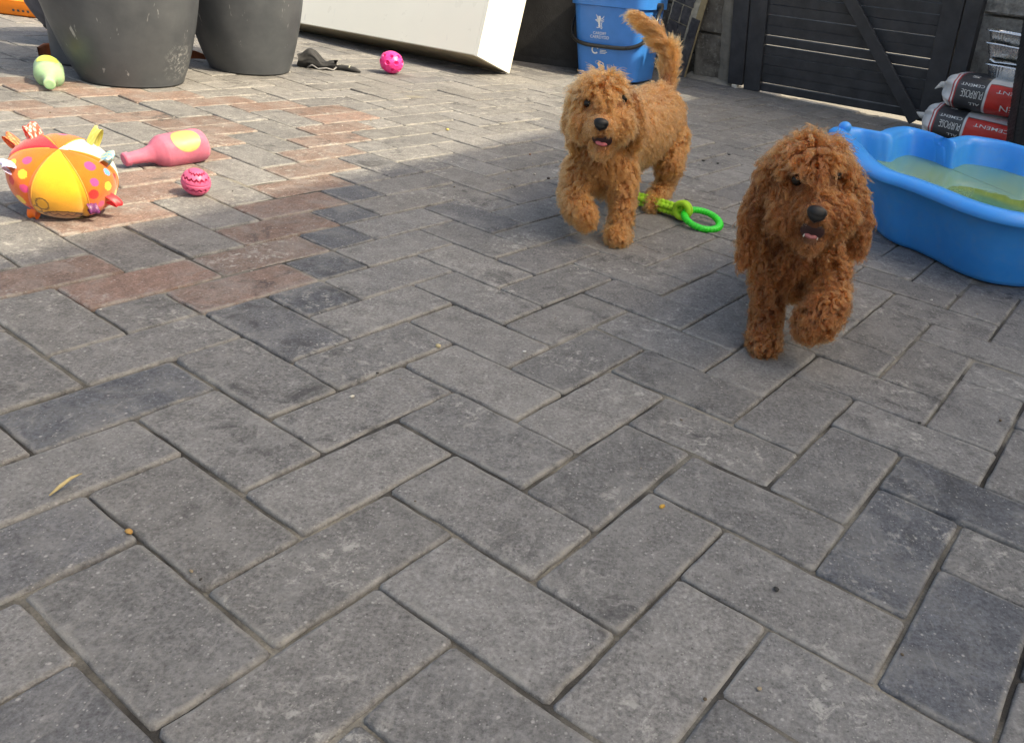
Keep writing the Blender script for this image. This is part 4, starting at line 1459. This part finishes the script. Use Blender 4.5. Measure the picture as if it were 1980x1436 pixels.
    for (cc, rad_) in [(np.array(e), .0112) for e in spec['eyes']] + [(np.array(spec['nose']), .0125), (np.array(spec['mouth']), .0115)]:
        q = X - (cc + Fv * .001)
        al = q @ Fv
        pr = np.linalg.norm(q - al[..., None] * Fv, axis=-1)
        hit = ((pr < rad_) & (al > -.003)).any(1) & (g.random(len(X)) < .93)
        X[hit] = X[hit][:, :1] + (X[hit] - X[hit][:, :1]) * .42         # combed short instead
        q = X - (cc + Fv * .001)
        al = q @ Fv
        pr = np.linalg.norm(q - al[..., None] * Fv, axis=-1)
        ok &= ~(hit & ((pr < rad_ * .9) & (al > -.003)).any(1))
    X = X[ok]
    m_tot = len(X)
    cu = bpy.data.hair_curves.new(name)
    cu.add_curves([K] * m_tot)
    cu.attributes['position'].data.foreach_set('vector', X.astype(np.float32).ravel())
    rdef = (.00042 * (1 - .6 * s ** 1.5))[None].repeat(m_tot, 0).astype(np.float32)
    at = cu.attributes.get('radius') or cu.attributes.new('radius', 'FLOAT', 'POINT')
    at.data.foreach_set('value', rdef.ravel())
    # a tone per lock
    tone = np.repeat(g.normal(0, 1, n), per)[ok]
    cu.attributes.new('tone', 'FLOAT', 'CURVE').data.foreach_set('value', tone.astype(np.float32))
    cu.materials.append(mat)
    o = bpy.data.objects.new('fur', cu); COL.objects.link(o); o.parent = root
    return o

def fur_mat(name, dark, mid, light):
    m = N(name)
    m.t.nodes.remove(m.b)
    hi = m.n('HairInfo')
    tone = m.n('Attribute', attribute_name='tone').outputs['Fac']
    c = m.mix(m.ramp(tone, -1.6, 1.6), dark, light)
    c = m.mix(.45, c, mid)
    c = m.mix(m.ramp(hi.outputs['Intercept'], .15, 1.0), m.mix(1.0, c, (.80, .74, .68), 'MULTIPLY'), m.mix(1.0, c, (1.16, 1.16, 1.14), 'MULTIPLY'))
    h = m.n('BsdfHairPrincipled')
    h.parametrization = 'COLOR'
    m.set(h.inputs['Color'], c)
    m.set(h.inputs['Roughness'], .42); m.set(h.inputs['Radial Roughness'], .55)
    m.set(h.inputs['Coat'], .0)
    for q in ('Random Roughness',):
        if q in h.inputs: m.set(h.inputs[q], .2)
    m.t.links.new(h.outputs[0], m.t.nodes['Material Output'].inputs['Surface'])
    return m.m

nose_m = pm('dog_nose', (.008, .0075, .008), .42, .3, 200, .5, 900, .0006, spec=.35)
eye_m = pm('dog_eye', (.008, .005, .004), .14, .1, 50, .0, spec=.35)
mouth_m = pm('mouth_lining', (.035, .012, .012), .35, .3, 120, .2)
tongue_m = pm('tongue', (.60, .17, .20), .32, .15, 160, .4, 900, .0004, sss=.4)
tongue_dark = pm('tongue_dusky', (.40, .13, .13), .35, .15, 160, .3)
tooth_m = pm('tooth', (.58, .55, .49), .25, .05, 90, 0)

def bald(nose, eyes, mouth, msz):
    b = [(nose, (.016, .016, .013)), (mouth, (msz[0] * 1.05, .022, msz[1] * 1.15))]
    return b + [(e, (.0105, .014, .0090)) for e in eyes]

def puppy(name, label, prims, spec, mats, skin, nlock, per, seed, curl):
    origin = spec['origin']
    root_o = bpy.data.objects.new('tmp', None)
    me = puppy_body('body', prims)
    body = link(name, me, None, skin)
    tag(body, label, 'puppy', 'puppies walking towards the viewer')
    F_ = Vector(spec['face']).normalized()                     # where the face points
    from mathutils.bvhtree import BVHTree
    me.calc_loop_triangles()
    bv = BVHTree.FromPolygons([v.co.copy() for v in me.vertices], [tuple(t.vertices) for t in me.loop_triangles])
    def seat(p, sink):
        h = bv.ray_cast(Vector(p) + F_ * .15, -F_)[0]
        return tuple((h if h is not None else Vector(p)) - F_ * sink)
    spec['eyes'] = [seat(e, .0012) for e in spec['eyes']]
    spec['mouth'] = seat(spec['mouth'], .0015)
    spec['bald'] = bald(spec['nose'], spec['eyes'], spec['mouth'], spec['mouth_size'])
    fur('fur', me, prims, body, mats, spec, nlock, per, seed, curl)
    X_ = F_.cross(Vector((0, 0, 1))).normalized() * -1          # towards the dog's left, image right
    X_ = Vector((0, 0, 1)).cross(-F_).normalized()
    U_ = X_.cross(F_); U_ = U_ if U_.z > 0 else -U_
    roll = Matrix.Rotation(spec.get('roll', 0), 3, F_)
    X_, U_ = roll @ X_, roll @ U_
    B = Matrix((X_, F_, U_)).transposed()
    def at(c, pc): return xf(pc, Matrix.Translation(Vector(c)) @ B.to_4x4())
    no = Vector(spec['nose'])
    V, F = ell((0, 0, 0), (.0132, .0098, .0106), 28, 18)
    V = [(x * (1.0 + .25 * (z / .0105)), y + (.002 if z < 0 else 0), z - .0016 * math.exp(-(x / .003) ** 2) * (1 if z < 0 else 0)) for x, y, z in V]
    nose = mesh('nose', *at(no, (V, F)), nose_m, body)
    for sx in (-1, 1):
        mesh('nostril', *at(no + X_ * sx * .0052 + F_ * .0070 - U_ * .0022, ell((0, 0, 0), (.0026, .0022, .0021), 12, 8)), mouth_m, nose)
    for ce in spec['eyes']:
        e = mesh('eye', *at(Vector(ce), ell((0, 0, 0), (.0086, .0070, .0080), 24, 16)), eye_m, body)
    mo = Vector(spec['mouth'])
    mw, mh = spec['mouth_size']
    mth = mesh('mouth', *at(mo, ell((0, 0, 0), (mw, .0042, mh), 28, 18)), mouth_m, body)
    def tong(u, v):
        a = 2 * math.pi * v
        L_ = .022
        x = mw * .66 * math.cos(a) * (1 - .25 * u ** 3)
        z = .0042 * math.sin(a) - .0020 * math.exp(-(math.cos(a) / .3) ** 2) * (1 if math.sin(a) > 0 else 0)
        kk = math.sqrt(max(.0, 1 - max(0, (u - .75) / .25) ** 2))
        return (x * (kk if u > .75 else 1), -.012 + L_ * u * .95, z * (kk if u > .75 else 1) - .45 * mh - .10 * mh * u * u)
    tl = mesh('tongue', *at(mo - F_ * (.0015 if spec.get('tongue') else 0), gridp(tong, 18, 24, False, True)), tongue_dark if spec.get('tongue') else tongue_m, body)
    for (tx, tz, th_) in spec.get('teeth', ()):
        mesh('tooth', *at(mo + X_ * tx + F_ * .0045 + U_ * tz, xf(lathe([(.0011, 0), (.0010, .5 * th_), (.0002, th_)], 8), Matrix.Identity(4))), tooth_m, body)
    return body

skin_a = pm('puppy_skin_red', (.12, .042, .014), .8, .2, 60, .2)
skin_b = pm('puppy_skin_apricot', (.24, .088, .027), .8, .2, 60, .2)

A_ = dict(pawS=(.2118, 1.180, .020), toeS=(.2105, 1.158, .017), legS1=(.2120, 1.195, .040), legS2=(.208, 1.205, .085), shS=(.203, 1.235, .150), shR=(.286, 1.235, .160),
          elR=(.291, 1.180, .125), wrR=(.285, 1.130, .108), pawR=(.272, 1.116, .092), toeR=(.262, 1.112, .080), chest=(.246, 1.235, .142), chest2=(.243, 1.250, .180), mid=(.270, 1.38, .175), rump=(.297, 1.50, .178),
          neck=(.241, 1.205, .222), skull=(.223, 1.168, .276), fore=(.217, 1.142, .292), muz=(.2290, 1.106, .241), nose=(.2215, 1.066, .2580), jaw=(.231, 1.100, .217), chin=(.228, 1.084, .212), chL=(.199, 1.126, .240), chR=(.262, 1.124, .250),
          eL0=(.164, 1.178, .282), eL1=(.152, 1.164, .218), eL2=(.154, 1.160, .160), eR0=(.281, 1.176, .289), eR1=(.305, 1.158, .240), eR2=(.313, 1.154, .198),
          hipL=(.262, 1.50, .150), knL=(.258, 1.47, .095), hkL=(.268, 1.53, .055), ftL=(.272, 1.515, .018), hipR=(.338, 1.50, .150), knR=(.346, 1.47, .095), hkR=(.350, 1.53, .055), ftR=(.352, 1.515, .018), t0=(.302, 1.56, .20), t1=(.308, 1.61, .20), t2=(.308, 1.65, .17))
def chain(tg, D_, *seq):
    return [(tg, D_[seq[i]], seq[i + 1], D_[seq[i + 2]], seq[i + 3]) for i in range(0, len(seq) - 2, 2)]
PA = (chain('paw', A_, 'pawS', .021, 'toeS', .017) + chain('leg', A_, 'pawS', .019, 'legS1', .0185, 'legS2', .020, 'shS', .032)
      + chain('leg', A_, 'shR', .032, 'elR', .022, 'wrR', .023, 'pawR', .025) + chain('paw', A_, 'pawR', .025, 'toeR', .020)
      + chain('chest', A_, 'chest', .060, 'chest2', .062) + chain('body', A_, 'chest2', .062, 'mid', .066, 'rump', .066)
      + chain('neck', A_, 'chest2', .056, 'neck', .040, 'skull', .042) + chain('skull', A_, 'skull', .047, 'fore', .037)
      + chain('muz', A_, 'fore', .030, 'muz', .026, 'nose', .011) + chain('jaw', A_, 'neck', .030, 'jaw', .020, 'chin', .012)
      + chain('cheek', A_, 'chL', .024, 'muz', .027) + chain('cheek', A_, 'chR', .024, 'muz', .027)
      + chain('ear', A_, 'eL0', .014, 'eL1', .016, 'eL2', .012) + chain('ear', A_, 'eR0', .014, 'eR1', .016, 'eR2', .012)
      + chain('leg', A_, 'hipL', .042, 'knL', .026, 'hkL', .015, 'ftL', .017) + chain('leg', A_, 'hipR', .042, 'knR', .026, 'hkR', .015, 'ftR', .017)
      + chain('tail', A_, 'rump', .02, 't0', .012, 't1', .010, 't2', .008))
noseA, eyesA, mouthA = (.2208, 1.0565, .2590), ((.196, 1.1055, .283), (.2475, 1.1035, .2905)), (.2258, 1.0745, .2270)
puppy('puppy', 'dark red curly puppy nearest the viewer, beside the blue paddling pool', PA,
      dict(soft=.85, leggy=1.15, spread=.0027, clump=.82, origin=(0, 0, 0), back=(.17, .98, 0), skull=A_['skull'], nose=noseA, taildir=(0, .2, 1), face=(-.06, -.93, -.20), roll=rad(-7), eyes=eyesA, mouth=mouthA, mouth_size=(.0170, .0135), tongue=.55,
           teeth=((-.0095, -.0098, .0048), (.0095, -.0098, .0048))),
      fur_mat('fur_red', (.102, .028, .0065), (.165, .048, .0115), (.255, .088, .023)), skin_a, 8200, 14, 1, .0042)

B_ = dict(pawS=(-.0530, 1.606, .020), toeS=(-.0545, 1.584, .017), legS1=(-.0525, 1.622, .040), legS2=(-.053, 1.640, .075), shS=(-.066, 1.675, .128), shR=(-.146, 1.665, .122),
          elR=(-.154, 1.622, .090), wrR=(-.146, 1.586, .074), pawR=(-.130, 1.574, .062), toeR=(-.120, 1.572, .052), chest=(-.108, 1.690, .140), withers=(-.095, 1.74, .185), mid=(-.054, 1.87, .178), rump=(-.016, 2.02, .190),
          skull=(-.1156, 1.640, .256), fore=(-.1157, 1.613, .272), neck=(-.108, 1.685, .215), muz=(-.107, 1.562, .229), nose=(-.1053, 1.508, .2500), jaw=(-.104, 1.562, .203), chin=(-.102, 1.540, .197), chL=(-.143, 1.588, .232), chR=(-.074, 1.588, .240),
          eL0=(-.170, 1.645, .268), eL1=(-.176, 1.652, .224), eL2=(-.168, 1.660, .182), eR0=(-.062, 1.655, .280), eR1=(-.044, 1.662, .236), eR2=(-.040, 1.668, .196),
          t0=(.002, 2.085, .250), t1=(.001, 2.100, .315), t2=(-.030, 2.100, .362), t3=(-.078, 2.085, .398),
          hipR=(.026, 2.00, .150), knR=(.036, 1.945, .095), hkR=(.036, 1.975, .052), ftR=(.014, 1.880, .020), toR=(.008, 1.862, .016), hipL=(-.060, 2.02, .145), knL=(-.074, 1.965, .095), hkL=(-.084, 2.03, .060), ftL=(-.096, 1.985, .028), toL=(-.098, 1.965, .022))
PB = (chain('paw', B_, 'pawS', .021, 'toeS', .017) + chain('leg', B_, 'pawS', .019, 'legS1', .0185, 'legS2', .020, 'shS', .032)
      + chain('leg', B_, 'shR', .034, 'elR', .024, 'wrR', .022, 'pawR', .022) + chain('paw', B_, 'pawR', .022, 'toeR', .018)
      + chain('chest', B_, 'chest', .060, 'withers', .062) + chain('body', B_, 'withers', .062, 'mid', .070, 'rump', .068)
      + chain('neck', B_, 'withers', .056, 'neck', .046, 'skull', .046) + chain('skull', B_, 'skull', .050, 'fore', .040)
      + chain('muz', B_, 'fore', .030, 'muz', .027, 'nose', .011) + chain('jaw', B_, 'neck', .030, 'jaw', .021, 'chin', .013)
      + chain('cheek', B_, 'chL', .024, 'muz', .022) + chain('cheek', B_, 'chR', .024, 'muz', .022)
      + chain('ear', B_, 'eL0', .014, 'eL1', .016, 'eL2', .012) + chain('ear', B_, 'eR0', .014, 'eR1', .016, 'eR2', .012)
      + chain('tail', B_, 'rump', .030, 't0', .018, 't1', .017, 't2', .014, 't3', .008)
      + chain('leg', B_, 'hipR', .044, 'knR', .028, 'hkR', .017, 'ftR', .017) + chain('paw', B_, 'ftR', .018, 'toR', .015)
      + chain('leg', B_, 'hipL', .044, 'knL', .028, 'hkL', .017, 'ftL', .017) + chain('paw', B_, 'ftL', .018, 'toL', .015))
noseB, eyesB, mouthB = (-.1050, 1.4985, .2510), ((-.1385, 1.5690, .2665), (-.0735, 1.5705, .2735)), (-.1020, 1.5260, .2155)
puppy('puppy', 'lighter apricot curly puppy with raised tail, in front of the blue bin', PB,
      dict(soft=.55, leggy=.9, spread=.0034, clump=.66, origin=(0, 0, 0), back=(.25, .97, 0), skull=B_['skull'], nose=noseB, taildir=(-.5, 0, .85), face=(.05, -.93, -.12), roll=rad(-6), eyes=eyesB, mouth=mouthB, mouth_size=(.0190, .0130)),
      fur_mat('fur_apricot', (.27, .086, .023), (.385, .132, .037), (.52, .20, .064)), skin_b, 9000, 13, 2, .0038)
